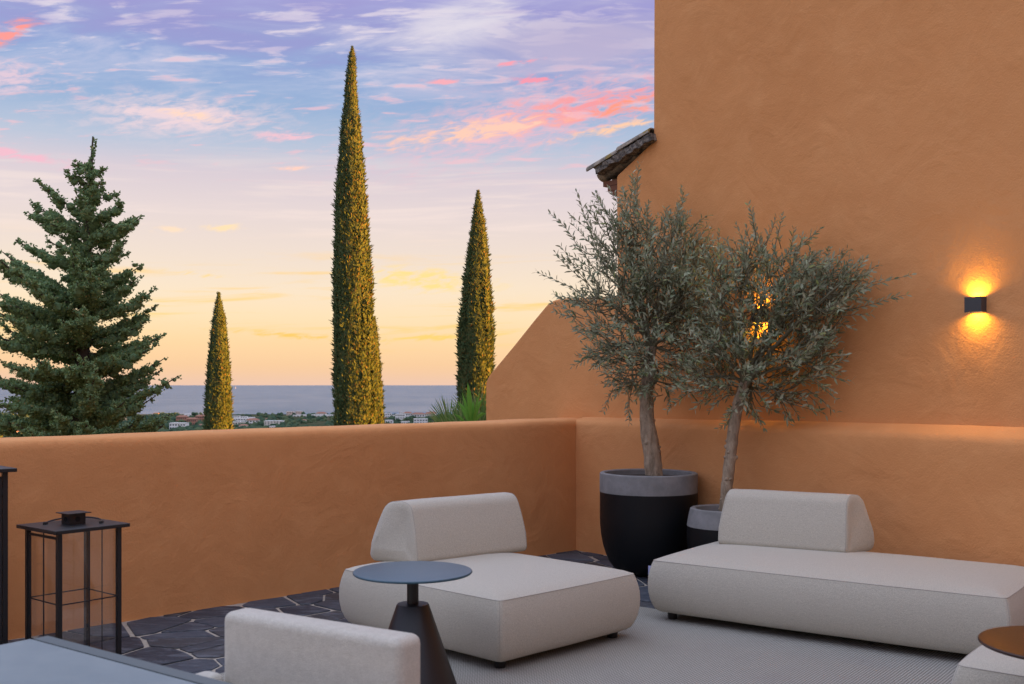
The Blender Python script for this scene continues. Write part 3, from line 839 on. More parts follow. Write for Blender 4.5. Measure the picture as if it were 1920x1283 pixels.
# ------------------------------------------------------------------ lanterns
def glassf(t, b):
    out_ = t.n['Material Output']
    tr = t.new('ShaderNodeBsdfTransparent'); tr.inputs[0].default_value = (.985, .985, .985, 1)
    gl = t.new('ShaderNodeBsdfGlossy'); gl.inputs['Roughness'].default_value = .02; gl.inputs['Color'].default_value = (.9, .9, .9, 1)
    fr = t.new('ShaderNodeLayerWeight'); fr.inputs[0].default_value = .5
    ms = t.new('ShaderNodeMixShader'); t.l.new(t.m('ADD', t.m('MULTIPLY', t.m('POWER', fr.outputs['Facing'], 4.0), .5), .06), ms.inputs[0]); t.l.new(tr.outputs[0], ms.inputs[1]); t.l.new(gl.outputs[0], ms.inputs[2])
    t.l.new(ms.outputs[0], out_.inputs[0])
M_glass = mat('lantern_glass', (.9, .9, .9), .02, build=glassf)
def lantern(loc, rz, s, h, label, hinge_far=True):
    """loc: near corner on the floor; x runs to one neighbour, y to the other"""
    t = thing('lantern', label, 'lantern', loc, rz, 'black metal lanterns')
    ov, lg = .030*s/.33, .021*s/.33
    mb = MB(); mb.box((s/2, s/2, h-.018), s+2*ov, s+2*ov, .018); o = mb.build('top_plate', M_black, t, None); bevel(o, .002, 1)
    mb = MB(); mb.box((s/2, s/2, .03), s, s, .012); mb.build('bottom_plate', M_black, t, None)
    for x in (0, s):
        for y in (0, s):
            mb = MB(); mb.box((x+(lg/2 if x == 0 else -lg/2), y+(lg/2 if y == 0 else -lg/2), 0), lg, lg, h-.014); mb.build('leg', M_black, t, None)
    # door frame on the x=0 side with its hinges
    mb = MB(); fr = .011; off = lg*1.35
    for y in (off, s-off): mb.box((.010, y, .06), fr, fr, h-.10)
    for z in (.06, h-.05): mb.box((.010, s/2, z), fr, s-2*off, fr)
    dr = mb.build('door', M_black, t, None)
    for z in (.12, h-.13):
        mb = MB(); hy = s-off*.72 if hinge_far else off*.72; mb.tube([(.010, hy, z), (.010, hy, z+.035)], .006, 8); mb.build('hinge', M_black, dr, 30)
    # wires: an upright in the middle of each face and a ring half way up
    wr = .0034; i0, i1 = .012, s-.012; zr = h*.48
    for a, b in (((s/2, i0), None), ((s/2, i1), None), ((i0, s/2), None), ((i1, s/2), None)):
        mb = MB(); mb.tube([(a[0], a[1], .04), (a[0], a[1], h-.014)], wr, 6); mb.build('wire', M_black, t, 30)
    for a, b in (((i0, i0), (i1, i0)), ((i1, i0), (i1, i1)), ((i1, i1), (i0, i1)), ((i0, i1), (i0, i0))):
        mb = MB(); mb.tube([(*a, zr), (*b, zr)], wr, 6); mb.build('wire', M_black, t, 30)
    for cx, cy, wx, wy in ((s/2, .022, s-2*lg, .004), (s/2, s-.022, s-2*lg, .004), (.024, s/2, .004, s-2*lg), (s-.022, s/2, .004, s-2*lg)):
        mb = MB(); mb.box((cx, cy, .045), wx, wy, h-.064); mb.build('pane', M_glass, t, None)
    # chimney with vent holes and a loose cap
    cs, chh = s*.25, s*.165
    mb = MB(); mb.box((s/2, s/2, h), cs, cs, chh); ch = mb.build('chimney', M_black, t, None)
    for dx_, dy_ in ((0, -1), (-1, 0), (0, 1), (1, 0)):
        for k in ((-.25, .25) if dx_ else (-.25, .25)):
            mb = MB(); a = Vector((dx_, dy_, 0)); b = Vector((-dy_, dx_, 0))
            c_ = Vector((s/2, s/2, h+chh*.5))+a*(cs/2-.002)+b*k*cs*.0
            if k < 0: continue
            mb.tube([c_, c_+a*.0035], cs*.16, 12); mb.build('vent', M_vent, ch, 30)
    mb = MB(); mb.box((s/2, s/2, h+chh), s*.37, s*.37, .004); mb.build('chimney_cap', M_black, t, None)
    # bow handle lying round the chimney
    mb = MB(); pts = []
    for k in range(19):
        a = R(-40+k*180/18); pts.append((s/2+s*.40*math.cos(a), s/2+s*.40*math.sin(a), h+.006+.012*math.sin(math.pi*k/18)))
    mb.tube(pts, .004, 6); hd = mb.build('handle', M_black, t, 30)
    for e in (pts[0], pts[-1]):
        mb = MB(); mb.box((e[0], e[1], h), .03, .014, .012, R(45)); mb.build('handle_bracket', M_black, hd, None)
    return t
M_vent = mat('vent_dark', (.002, .002, .002), .9)
KL = .95
th = R(50.5); s_ = .346*KL
Rl = fl(228, 1219.5)*KL; 
Nl = Rl-Vector((math.cos(th), math.sin(th), 0))*s_
lantern((Nl.x, Nl.y, .008), th, s_, H-(985-V0)/F*Rl.y+.002, 'smaller black metal and glass lantern with chimney cap, beside the dining table')
Rb = Vector((-945/F*5.2, 5.2, 0)); thb = math.atan2(.69, .72); sb = .36
Nb = Rb-Vector((math.cos(thb), math.sin(thb), 0))*sb
lantern((Rb.x, Rb.y, .008), thb+math.pi/2, sb, H-(881-V0)/F*5.2, 'taller black metal and glass lantern, mostly cut off by the picture edge', False)

# ------------------------------------------------------------------ pots
def pot(loc, prof, band, r_in, label, soil):
    t = thing('plant_pot', label, 'plant pot', loc, 0, 'two-tone plant pots')
    lo = [(r, z) for r, z in prof if z <= band]; hi = [(r, z) for r, z in prof if z >= band]
    mb = MB(); mb.lathe(lo, n=64, cap_top=False); mb.build('body', M_potblack, t, 40)
    rt, zt = hi[-1]
    ring = [(r+.0015, z) for r, z in hi]+[(rt-.006, zt+.005), (r_in+.008, zt+.005), (r_in, zt-.002), (r_in-.006, soil-.03)]
    mb = MB(); mb.lathe(ring, n=64, cap_bottom=False, cap_top=False); mb.build('rim', M_concrete, t, 40)
    mb = MB()
    mb.lathe([(r_in-.004, soil), (r_in*.7, soil+.006), (r_in*.4, soil+.016), (.02, soil+.022)], n=32, cap_bottom=False); mb.build('soil', M_soil, t, None)
    return t
YP = 7.86
pb = at(1216, 880, YP); zr = H-(889-V0)/F*YP; Rp = 91/F*YP
prof = [(.15, 0), (.19, .008)]+[(.19+(Rp-.19)*math.sin(R(a)), .008+.40*(1-math.cos(R(a)))) for a in (12, 24, 36, 48, 60, 72, 84, 90)]
zband = H-(933-V0)/F*(YP-Rp*.98)
prof += [(Rp, zband-.1), (Rp, zband), (Rp, zr-.01), (Rp-.002, zr)]
pot((pb.x, YP, .008), prof, zband, Rp-.038, 'big black and concrete-grey round pot holding the taller olive tree', zr-.035)
YQ = 7.34
pq = at(1362, 955, YQ); zq = H-(956-V0)/F*YQ; Rq = .272
zb2 = H-(998-V0)/F*(YQ-.26)
prof = [(.15, 0), (.19, .008), (.225, .08), (.25, .17), (.268, .28), (Rq, zb2-.06), (Rq-.003, zb2), (Rq-.014, zq-.05), (Rq-.026, zq)]
pot((pq.x, YQ, .008), prof, zb2, Rq-.062, 'smaller black and concrete-grey pot half hidden behind the daybed', zq-.07)

# ------------------------------------------------------------------ olive trees
def in_front(p, m=.03):
    return (p-(C+n2*LED)).dot(n2) < -m
def clear_y(u, Y, m):
    d = Vector(((u-CX)/F, 1, 0)); return min(Y, (C+n2*LED).dot(n2)/d.dot(n2)-m)
def olive(base, trunk_px, Y, blobs, wisps, seed, label, zsoil, ntw):
    rg = random.Random(seed)
    t = thing('olive_tree', label, 'olive tree', base, 0, 'potted olive trees')
    B = Vector(base)
    path = [at(u, v, Y)-B for u, v, r in trunk_px]; path[0].z = -.03
    # resample the trunk smoothly and give it knots
    pts, rad = [], []
    for i in range(len(path)-1):
        for k in range(6):
            f_ = k/6; p = path[i].lerp(path[i+1], f_)
            rr = (trunk_px[i][2]*(1-f_)+trunk_px[i+1][2]*f_)*Y/F
            pts.append(p); rad.append(rr*(1+.10*noise.noise(Vector((p.x*9, p.y, p.z*14+seed)))))
    pts.append(path[-1]); rad.append(trunk_px[-1][2]*Y/F)
    sm = [pts[0]]+[(pts[i-1]+pts[i]*2+pts[i+1])/4 for i in range(1, len(pts)-1)]+[pts[-1]]
    mb = MB(); mb.tube(sm, rad, 14)
    for k in range(26):                                  # pruned knots
        i = rg.randrange(1, len(sm)-2); a = rg.uniform(0, 6.28)
        d = Vector((math.cos(a), math.sin(a), .25)).normalized()
        q = sm[i]+d*rad[i]*.75; r_ = rg.uniform(.008, .017)
        mb.tube([q, q+d*r_*.9, q+d*r_*1.5], [r_*1.3, r_, r_*.45], 8)
    mb.v = [tuple(Vector(v)+Vector((noise.noise(Vector(v)*18), noise.noise(Vector(v)*18+Vector((5, 0, 0))), 0))*.006) for v in mb.v]
    mb.build('trunk', M_bark, t, 60)
    top = sm[-1]
    def pick():
        b = rg.choices(blobs, [x[2]**2.2*(x[3] if len(x) > 3 else 1) for x in blobs])[0]
        while True:
            o = Vector((rg.uniform(-1, 1), rg.uniform(-1, 1), rg.uniform(-1, 1)))
            if o.length < 1: break
        Yb = clear_y(b[0], Y, .30); c_ = at(b[0], b[1], Yb); r_ = b[2]*Yb/F
        return c_+Vector((o.x*r_, o.y*min(r_*.95, .36), o.z*r_))-B
    # limbs and boughs
    boughs = []
    mbl = MB()
    for b in blobs:
        e = at(b[0], b[1], clear_y(b[0], Y, .28))-B+Vector((rg.uniform(-.1, .1), rg.uniform(-.18, .05), 0))
        mid = top.lerp(e, .45)+Vector((rg.uniform(-.05, .05), rg.uniform(-.08, .05), .05))
        cv = [top-Vector((0, 0, .05))]+[Vector(arc(top, mid, e, 8)[k]) for k in range(1, 9)]
        mbl.tube(cv, [.0135-.0011*k for k in range(9)], 7); boughs += cv[2:]
    lv = MB(); tw = MB(); cnt = 0
    def leaf(p, d, nrm, L, wd):
        s_ = d.cross(nrm).normalized()*wd; m1 = p+d*L*.38+nrm*L*.05; m2 = p+d*L*.72+nrm*L*.05
        lv.add([p, m1+s_, m1-s_, m2+s_*.72, m2-s_*.72, p+d*L-nrm*L*.03], [(0, 1, 2), (1, 3, 4, 2), (3, 5, 4)])
    def twig(p0, d0, L, droop, dense=1.0):
        nonlocal cnt
        n_ = max(4, int(L/.026)); d = d0.copy(); p = p0.copy(); line = [p.copy()]
        side = d.cross(Vector((rg.uniform(-1, 1), rg.uniform(-1, 1), rg.uniform(-1, 1)))).normalized()
        for k in range(n_):
            d = (d+Vector((rg.gauss(0, .06), rg.gauss(0, .06), rg.gauss(0, .05)+droop))).normalized()
            p = p+d*(L/n_)
            if not in_front(p+B, .025): break
            line.append(p.copy())
            if k >= 1:
                ax = side if k % 2 else d.cross(side).normalized()
                for sg in (1, -1):
                    if rg.random() > dense: continue
                    ld = (d*.75+ax*sg*rg.uniform(.55, .95)+Vector((rg.gauss(0, .12), rg.gauss(0, .12), rg.gauss(0, .12)))).normalized()
                    q = p+ld*.05
                    if not in_front(q+B, .012): continue
                    nr = ld.cross(ax.cross(d)+Vector((rg.gauss(0, .4), rg.gauss(0, .4), rg.gauss(0, .4)))).normalized()
                    if nr.z < 0: nr = -nr
                    Lf = rg.uniform(.042, .068)*(1 if k < n_-2 else .75)
                    leaf(p, ld, nr, Lf, Lf*rg.uniform(.11, .16)); cnt += 1
        if len(line) > 2: tw.tube(line, [.0032-.0022*i/len(line) for i in range(len(line))], 4, False)
    for k in range(ntw):
        p = pick()
        if not in_front(p+B, .06): continue
        near = min(boughs, key=lambda q: (q-p).length+max(0, q.z-p.z)*1.2)
        out_ = (p-near)
        if out_.length > .05 and k % 2 == 0:
            tw.tube([near, near.lerp(p, .5)+Vector((0, 0, -.02)), p], [.0055, .004, .003], 4, False)
        d = (p-top).normalized()*.75+Vector((rg.gauss(0, .5), rg.gauss(0, .5), rg.gauss(0, .45)+.28))
        twig(p, d.normalized(), rg.uniform(.11, .26), .0)
    for u0, v0, u1, v1, m_ in wisps:                     # long shoots that stand out of the crown
        a = at(u0, v0, clear_y(u0, Y, .25))-B; b = at(u1, v1, clear_y(u1, Y, .18))-B
        for k in range(m_):
            jit = Vector((rg.gauss(0, .05), rg.gauss(0, .07), rg.gauss(0, .05)))*(k > 0)
            aa = a+jit; bb = b+jit*1.3+(a-b)*(rg.uniform(0, .35) if k else 0)
            tw.tube([min(boughs, key=lambda q: (q-aa).length), aa], [.005, .0035], 4, False)
            twig(aa, (bb-aa).normalized(), (bb-aa).length, .0, .95)
    mbl.build('limb', M_twig, t, 60)
    tw.build('twigs', M_twig, t, None, 'stuff')
    lv.build('foliage', M_olive, t, None, 'stuff')
B1 = Vector((at(1226, 889, YP).x, YP, zr-.02+.008))
olive(B1, [(1227, 893, 17.5), (1223, 850, 16), (1214, 800, 14), (1212, 750, 12.5), (1216, 690, 11), (1222, 650, 9)], YP,
      [(1215, 650, 85, 1.5), (1175, 600, 85), (1275, 560, 85), (1235, 520, 95), (1160, 520, 60, .8), (1275, 475, 45, .8), (1200, 460, 52, .7), (1300, 620, 60), (1285, 690, 38, .5),
       (1190, 405, 28, .3), (1110, 560, 45, .6), (1145, 650, 45, .6), (1180, 715, 34, .35), (1245, 715, 32, .35), (1160, 440, 40, .4), (1130, 480, 40, .4), (1255, 640, 60, 1.5), (1310, 500, 35, .6)],
      [(1105, 560, 1012, 498, 1), (1110, 540, 1045, 470, 2), (1135, 500, 1050, 370, 3), (1150, 480, 1068, 400, 2), (1170, 450, 1110, 372, 3), (1180, 420, 1150, 350, 3), (1190, 400, 1192, 308, 3), (1200, 410, 1175, 340, 2), (1270, 470, 1282, 372, 4),
       (1260, 480, 1262, 395, 2), (1300, 500, 1338, 425, 3), (1320, 520, 1335, 450, 2), (1140, 660, 1105, 690, 2), (1170, 700, 1140, 690, 2), (1180, 730, 1170, 775, 2), (1250, 720, 1262, 765, 3), (1205, 720, 1190, 745, 2)],
      5, 'taller potted olive tree with upright wispy crown, growing in the big pot', zr, 800)
B2 = Vector((at(1362, 912, YQ).x, YQ, zq-.055+.008))
olive(B2, [(1360, 985, 12), (1362, 920, 11), (1369, 860, 10.5), (1376, 800, 11), (1386, 750, 10), (1398, 715, 8.5)], YQ,
      [(1420, 650, 80, 1.2), (1375, 570, 65), (1500, 570, 75), (1440, 520, 65, .6), (1550, 560, 50), (1340, 650, 55), (1500, 680, 55, 1.2), (1400, 725, 50, 1.4), (1470, 735, 40, 1.2), (1325, 710, 32),
       (1410, 515, 36, .7), (1480, 520, 38, .6), (1365, 545, 36, .7), (1530, 640, 40, .7), (1450, 610, 60, .5), (1365, 690, 45, 1.2), (1580, 530, 28, .6)],
      [(1545, 590, 1700, 545, 2), (1560, 560, 1625, 500, 3), (1570, 540, 1615, 520, 2), (1490, 470, 1535, 428, 3), (1420, 460, 1405, 400, 3), (1440, 450, 1450, 405, 3), (1400, 470, 1385, 420, 2), (1520, 690, 1578, 700, 2),
       (1500, 740, 1530, 770, 2), (1410, 750, 1425, 785, 3), (1340, 720, 1300, 765, 3), (1320, 690, 1278, 720, 2), (1470, 760, 1480, 785, 2), (1350, 520, 1325, 470, 2)],
      8, 'shorter potted olive tree with round crown, standing before a lit wall lamp', zq, 700)

# ------------------------------------------------------------------ wall lamps
M_bulb = bpy.data.materials.new('lamp_glow'); M_bulb.use_nodes = True
tb = NT(M_bulb.node_tree); bb = tb.n['Principled BSDF']; bb.inputs['Base Color'].default_value = (.9, .6, .3, 1)
bb.inputs['Emission Color'].default_value = (1, .62, .22, 1); bb.inputs['Emission Strength'].default_value = 3
M_lampbody = mat('lamp_anthracite', (.045, .048, .055), .5)
def wall_lamp(u, v, label):
    s, z = on_upper(u, v)
    hz, wd, dp = .092, .104, .066
    rz = math.atan2(e2.y, e2.x)
    o = thing('wall_lamp', label, 'wall lamp', tuple(C+n2*LED+e2*s+Vector((0, 0, z))), rz, 'up and down wall lamps')
    # local x along the wall, local -y... pick the side that faces the terrace
    inv = -1 if (Matrix.Rotation(rz, 3, 'Z') @ Vector((0, 1, 0))).dot(n2) > 0 else 1
    mb = MB(); tk = .006
    mb.box((0, inv*(dp-tk/2), -hz/2), wd, tk, hz)
    for x in (-1, 1): mb.box((x*(wd/2-tk/2), inv*(dp-tk)/2, -hz/2), tk, dp-tk-.001, hz)
    mb.box((0, inv*.004, -hz/2), wd-.014, .006, hz)
    mb.build('housing', M_lampbody, o, None)
    mb = MB()
    mb.box((0, inv*dp*.5, -hz/2+.010), wd-.016, dp-.02, hz-.020); mb.build('light_strip', M_bulb, o, None)
    for sg in (1, -1):
        ld = bpy.data.lights.new('lamp_beam', 'AREA'); ld.shape = 'RECTANGLE'; ld.size = wd*.75; ld.size_y = .04
        ld.energy = LAMP_W; ld.color = (1, .56, .04); ld.spread = R(150)
        lo = link('lamp_beam', ld, o, None, (0, inv*(dp*.5), sg*(hz/2-.004)))
        lo.rotation_euler = (0, 0, 0) if sg < 0 else (math.pi, 0, 0)
LAMP_W = .27
wall_lamp(1834, 572, 'dark box wall lamp glowing amber up and down, alone on the plain wall')
wall_lamp(1430, 592, 'dark box wall lamp glowing amber behind the shorter olive tree')

# ------------------------------------------------------------------ garden trees beyond the parapet
def tuft(mb, p, d, L, wd, rg, blades=3, nrm=None):
    for k in range(blades):
        a = (d+Vector((rg.gauss(0, .45), rg.gauss(0, .45), rg.gauss(0, .35)))).normalized()
        q_ = Vector((rg.uniform(-1, 1), rg.uniform(-1, 1), rg.uniform(-1, 1)))
        if nrm is not None: q_ = nrm+q_*.38
        s_ = a.cross(q_).normalized()*wd
        l = L*rg.uniform(.6, 1.15)
        mb.add([p-s_*.4, p+a*l*.55-s_, p+a*l*.55+s_, p+s_*.4, p+a*l], [(0, 1, 2, 3), (1, 4, 2)])
def spray(mb, p, rad, L, wd, rg):
    tn = Vector((-rad.y, rad.x, 0))
    for k in range(2):
        a = (Vector((0, 0, 1))+tn*rg.gauss(0, .38)+rad*rg.uniform(-.02, .22)).normalized()
        nn = (rad+tn*rg.gauss(0, .22)+Vector((0, 0, rg.gauss(0, .2)))).normalized()
        s_ = a.cross(nn).normalized()*wd; l = L*rg.uniform(.6, 1.2); q = p+tn*rg.gauss(0, .3)*L
        mb.add([q-s_*.5, q+a*l*.5-s_, q+a*l*.5+s_, q+s_*.5, q+a*l], [(3, 2, 1, 0), (2, 4, 1)])
def cypress(name_label, u, vtop, Y, prof_px, zbot, ntuft, seed, extra=None, L=.062):
    """prof_px: (row v, column of one edge, column of the other)"""
    rg = random.Random(seed)
    ctr = at(u, vtop, Y)
    t = thing('cypress_tree', name_label, 'cypress tree', (ctr.x, Y, land_z(Y)), 0, 'cypress trees beyond the parapet')
    B = Vector((ctr.x, Y, land_z(Y)))
    rows = []
    for v, ul, ur in prof_px:
        a = at(ul, v, Y); b = at(ur, v, Y); rows.append((a.z, (a.x+b.x)/2-B.x, (b.x-a.x)/2))
    rows.append((zbot, rows[-1][1], rows[-1][2]*.9)); rows.sort()
    def prof(z):
        for i in range(len(rows)-1):
            if rows[i][0] <= z <= rows[i+1][0]:
                f_ = (z-rows[i][0])/(rows[i+1][0]-rows[i][0]); f2 = f_
                return rows[i][1]*(1-f2)+rows[i+1][1]*f2, rows[i][2]*(1-f2)+rows[i+1][2]*f2
        return rows[-1][1], 0.0
    zt = rows[-1][0]
    mb = MB(); mb.tube([(0, 0, -.1), (rows[0][1], 0, zbot-B.z+.5)], [.14, .10], 10); mb.build('trunk', M_darkbark, t, 60)
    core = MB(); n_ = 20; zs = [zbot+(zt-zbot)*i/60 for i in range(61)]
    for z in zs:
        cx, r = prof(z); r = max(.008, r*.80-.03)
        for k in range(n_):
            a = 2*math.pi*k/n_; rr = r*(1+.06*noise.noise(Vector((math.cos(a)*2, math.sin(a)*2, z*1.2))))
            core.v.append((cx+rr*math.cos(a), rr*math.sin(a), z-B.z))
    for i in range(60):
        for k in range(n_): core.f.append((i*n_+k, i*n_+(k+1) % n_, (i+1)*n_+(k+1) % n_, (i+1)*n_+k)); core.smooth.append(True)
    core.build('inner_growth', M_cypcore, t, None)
    mb = MB()
    rmax = max(r[2] for r in rows)
    k = 0
    while k < ntuft:
        z = zbot+(zt-zbot)*rg.random(); cx, r = prof(z)
        if rg.random() > (r+.05)/(rmax+.05): continue
        k += 1
        a = rg.uniform(0, 2*math.pi)
        ca_, sa_ = math.cos(a), math.sin(a)
        cl = noise.noise(Vector((ca_*2.6+seed, sa_*2.6, z*.9)))*.12+noise.noise(Vector((ca_*7, sa_*7+seed, z*1.5)))*.14+noise.noise(Vector((ca_*17+seed, sa_*17, z*3.0)))*.10
        rr = max(.01, r*(.92+cl)-.02+abs(rg.gauss(0, .012)))
        p = Vector((cx+rr*math.cos(a), rr*math.sin(a), z-B.z))
        ll = L*min(1, .35+r*2.2)
        spray(mb, p, Vector((math.cos(a), math.sin(a), 0)), ll, ll*.26, rg)
        if rg.random() < .16: tuft(mb, p, Vector((ca_*.4, sa_*.4, .9)), ll*2.0, ll*.2, rg, 2)
    # dead tip
    for q in range(26):
        z = zt-rg.uniform(.02, .3); cx, r = prof(z)
        tuft(mb, Vector((cx+rg.gauss(0, .02), rg.gauss(0, .02), z-B.z)), Vector((rg.gauss(0, .2), 0, 1)), L*.8, L*.14, rg)
    mb.build('crown', M_cyp, t, None)
    return t
cypress('very tall slender cypress towering over the parapet, its sunlit side amber', 660, 88, 21.5,
        [(88, 659, 662), (108, 653, 667), (150, 648, 668), (205, 644, 672), (225, 641, 675), (300, 636, 681), (380, 630, 687), (480, 627, 693), (560, 626, 697), (660, 626, 700), (740, 627, 705), (800, 626, 710)], -2.5, 82000, 3)
cypress('short side spire of cypress pressed against the tall slender cypress', 703, 596, 22.0,
        [(594, 701, 704), (620, 692, 708), (680, 678, 713), (740, 672, 717), (800, 668, 720)], -2.5, 24000, 4)
cypress('smallest cypress, short and narrow, nearest the dark conifer', 410, 549, 24.0,
        [(549, 408, 412), (565, 405, 415), (600, 399, 423), (650, 394, 428), (710, 389, 431), (770, 386, 434), (810, 384, 435)], -2.5, 36000, 5)
cypress('medium cypress rising behind the sloping buttress and the palm', 896, 358, 19.5,
        [(358, 894, 898), (380, 890, 902), (420, 884, 909), (480, 876, 916), (540, 869, 919), (600, 864, 922), (660, 861, 924), (740, 860, 923), (800, 861, 921)], -2.5, 56000, 6)

def conifer():
    rg = random.Random(21)
    Y = 8.3; K = Y/10.6; B = Vector((at(160, 800, Y).x, Y, -3.6))
    t = thing('conifer_tree', 'broad dark green conifer with upswept layered branches beyond the parapet', 'conifer tree', tuple(B))
    tr = [at(u, v, Y)-B for u, v in ((150, 1010), (150, 800), (156, 650), (163, 500), (168, 380), (174, 256))]
    mb = MB(); mb.tube([Vector((tr[0].x, 0, -.2))]+tr, [K*x for x in (.13, .11, .085, .062, .045, .026, .006)], 10); mb.build('trunk', M_darkbark, t, 60)
    def trunk_at(v):
        z = at(0, v, Y).z-B.z
        for i in range(len(tr)-1):
            if tr[i].z <= z <= tr[i+1].z: return tr[i].lerp(tr[i+1], (z-tr[i].z)/(tr[i+1].z-tr[i].z))
        return tr[-1]
    lf = MB(); bl = MB()
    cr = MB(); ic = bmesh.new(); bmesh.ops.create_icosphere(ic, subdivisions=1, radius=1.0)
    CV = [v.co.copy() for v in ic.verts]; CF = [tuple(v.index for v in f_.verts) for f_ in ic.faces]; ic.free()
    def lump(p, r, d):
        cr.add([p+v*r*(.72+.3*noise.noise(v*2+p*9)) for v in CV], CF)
        m_ = max(4, int(200*r/K+1900*r*r/K/K))
        for q in range(m_):
            o = Vector((rg.gauss(0, 1), rg.gauss(0, 1), rg.gauss(0, 1))).normalized()
            tuft(lf, p+o*r*rg.uniform(.62, .98), o*.55+d*.5+Vector((rg.gauss(0, .4), rg.gauss(0, .4), rg.gauss(0, .3)+.2)), .028*K, .0078*K, rg, 3, o)
    def branch(v_at, tip, thick, up=.12, n_=None, sub=True):
        a = trunk_at(v_at); L = (tip-a).length
        mid = a.lerp(tip, .55)-Vector((0, 0, up*L))
        thick *= K; n_ = n_ or max(5, int(L/.062/K)); cv = [Vector(x) for x in arc(a, mid, tip, n_)]
        bl.tube(cv, [.016*(1-.8*i/len(cv))*min(1, L+.2) for i in range(len(cv))], 5, False)
        for i, p in enumerate(cv):
            f_ = i/(len(cv)-1)
            if f_ < .06: continue
            d = (cv[min(i+1, len(cv)-1)]-cv[i-1]).normalized()
            r = thick*(.65+.65*math.sin(math.pi*min(1, f_*.9+.12)))*(1-.55*max(0, f_-.72)/.28)
            sd = d.cross(Vector((0, 0, 1)))
            if sd.length < .01: sd = Vector((0, 1, 0))
            sd.normalize()
            lump(p+Vector((rg.gauss(0, .012), rg.gauss(0, .012), rg.gauss(0, .012)-r*.15)), r, d)
            if sub and .12 < f_ < .92 and i % 2 == 0:
                sg = 1 if (i//2) % 2 else -1
                ln = thick*rg.uniform(1.5, 2.8)*(1.15-f_*.7)
                e = p+(d*.75+sd*sg*.9+Vector((0, 0, rg.uniform(-.25, .35)))).normalized()*ln
                for w_ in (.4, .72, 1.0): lump(p.lerp(e, w_), r*.72*(1.12-w_*.45), d)
    sil = [(330, (204, 322)), (395, (190, 345)), (425, (235, 382)), (455, (272, 414)), (440, (252, 400)), (500, (250, 455)), (545, (266, 498)), (590, (262, 520)), (600, (300, 543)), (640, (284, 570)),
           (650, (281, 598)), (685, (307, 627)), (705, (290, 655)), (735, (302, 672)), (760, (298, 694)), (775, (338, 705)), (800, (298, 742)), (830, (318, 775)), (850, (270, 780)), (850, (300, 800)),
           (315, (150, 308)), (350, (146, 330)), (405, (82, 343)), (430, (56, 378)), (440, (34, 391)), (470, (110, 440)), (505, (44, 454)), (520, (95, 470)), (560, (-5, 470)), (570, (25, 490)), (600, (-30, 540)),
           (620, (0, 585)), (650, (-20, 625)), (680, (5, 605)), (720, (20, 680)), (740, (-15, 700)), (770, (10, 745)), (800, (-30, 760)), (810, (40, 730)), (850, (20, 800)), (850, (-30, 790))]
    for v_at, (u, v) in sil:
        tip = at(u, v, Y)-B; tip.y += rg.uniform(-.2, .2)*K
        branch(v_at, tip, .064 if v_at > 420 else .034+.016*(v_at > 360))
    for v_at, (u, v), dy in ((560, (14, 486), -.55), (580, (62, 500), -.75), (600, (112, 530), -.85), (620, (20, 560), -.6), (640, (84, 600), -.9), (660, (40, 640), -.7), (700, (98, 690), -.95), (720, (30, 716), -.6),
                             (760, (70, 752), -.9), (800, (-20, 770), -.4), (830, (110, 790), -.9), (700, (200, 690), -.9), (770, (230, 740), -.8), (840, (210, 800), -.9), (620, (210, 590), -.7), (560, (190, 540), -.6)):
        tip = at(u, v, Y)-B; tip.y += dy*K
        branch(v_at, tip, .062+rg.uniform(-.008, .012))
    # branches towards and away from the camera
    for v in range(330, 880, 21):
        f_ = (v-260)/600; reach = (.16+1.0*f_**.8)*K
        for k in range(2):
            a = rg.uniform(-2.55, -.6) if k == 0 else rg.uniform(.5, 2.6)
            c_ = trunk_at(min(860, v+rg.uniform(-10, 10)))
            l = reach*rg.uniform(.7, 1.0)
            if abs(math.cos(a)) > .5: l *= .85
            tip = c_+Vector((math.cos(a)*l, math.sin(a)*l, l*rg.uniform(.10, .42)))
            branch(v, tip, .032+.036*f_)
    for v in range(262, 640, 5):
        c_ = trunk_at(v); lump(c_+Vector((rg.gauss(0, .015), rg.gauss(0, .015), 0)), K*(.012+.05*min(1, (v-255)/140)), Vector((0, 0, 1)))
    bl.build('branches', M_darkbark, t, None, 'stuff')
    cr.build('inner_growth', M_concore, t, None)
    lf.build('crown', M_con, t, None)
conifer()

# fan palm and broad-leaved plant behind the buttress foot
def frond(t, name, org, aim, n_, spread, L, mtl, rg, wd=.0055, bend=.06):
    mb = MB(); aim = aim.normalized(); side = aim.cross(Vector((0, -1, .15))).normalized()
    for k in range(n_):
        a = (k/(n_-1)-.5)*spread
        d = (aim*math.cos(a)+side*math.sin(a)).normalized(); l = L*(1-.28*abs(k/(n_-1)-.5)*2)*rg.uniform(.9, 1.05)
        s_ = d.cross(Vector((0, -1, .2))).normalized()*wd
        dr = Vector((0, 0, -bend*l))
        f_ = Vector((rg.gauss(0, .01), rg.gauss(0, .02), 0))
        mb.add([org-s_*.3, org+d*l*.45-s_+f_, org+d*l*.45+s_+f_, org+s_*.3, org+d*l*.8-s_*.6+dr*.5+f_, org+d*l*.8+s_*.6+dr*.5+f_, org+d*l+dr+f_], [(0, 1, 2, 3), (1, 4, 5, 2), (4, 6, 5)])
    mb.build(name, mtl, t, None)
rg = random.Random(9)
YF = 11.0; BF = Vector((at(880, 800, YF).x, YF, -3.6))
fp = thing('fan_palm', 'spiky green fan palm peeping over the parapet by the sloping buttress', 'palm', tuple(BF))
mb = MB(); tp0 = at(882, 850, YF)-BF; mb.tube([(0, 0, 0), (tp0.x*.5, 0, 1.5), tp0], [.11, .10, .09], 10); mb.build('trunk', M_darkbark, fp, 60)
st = MB()
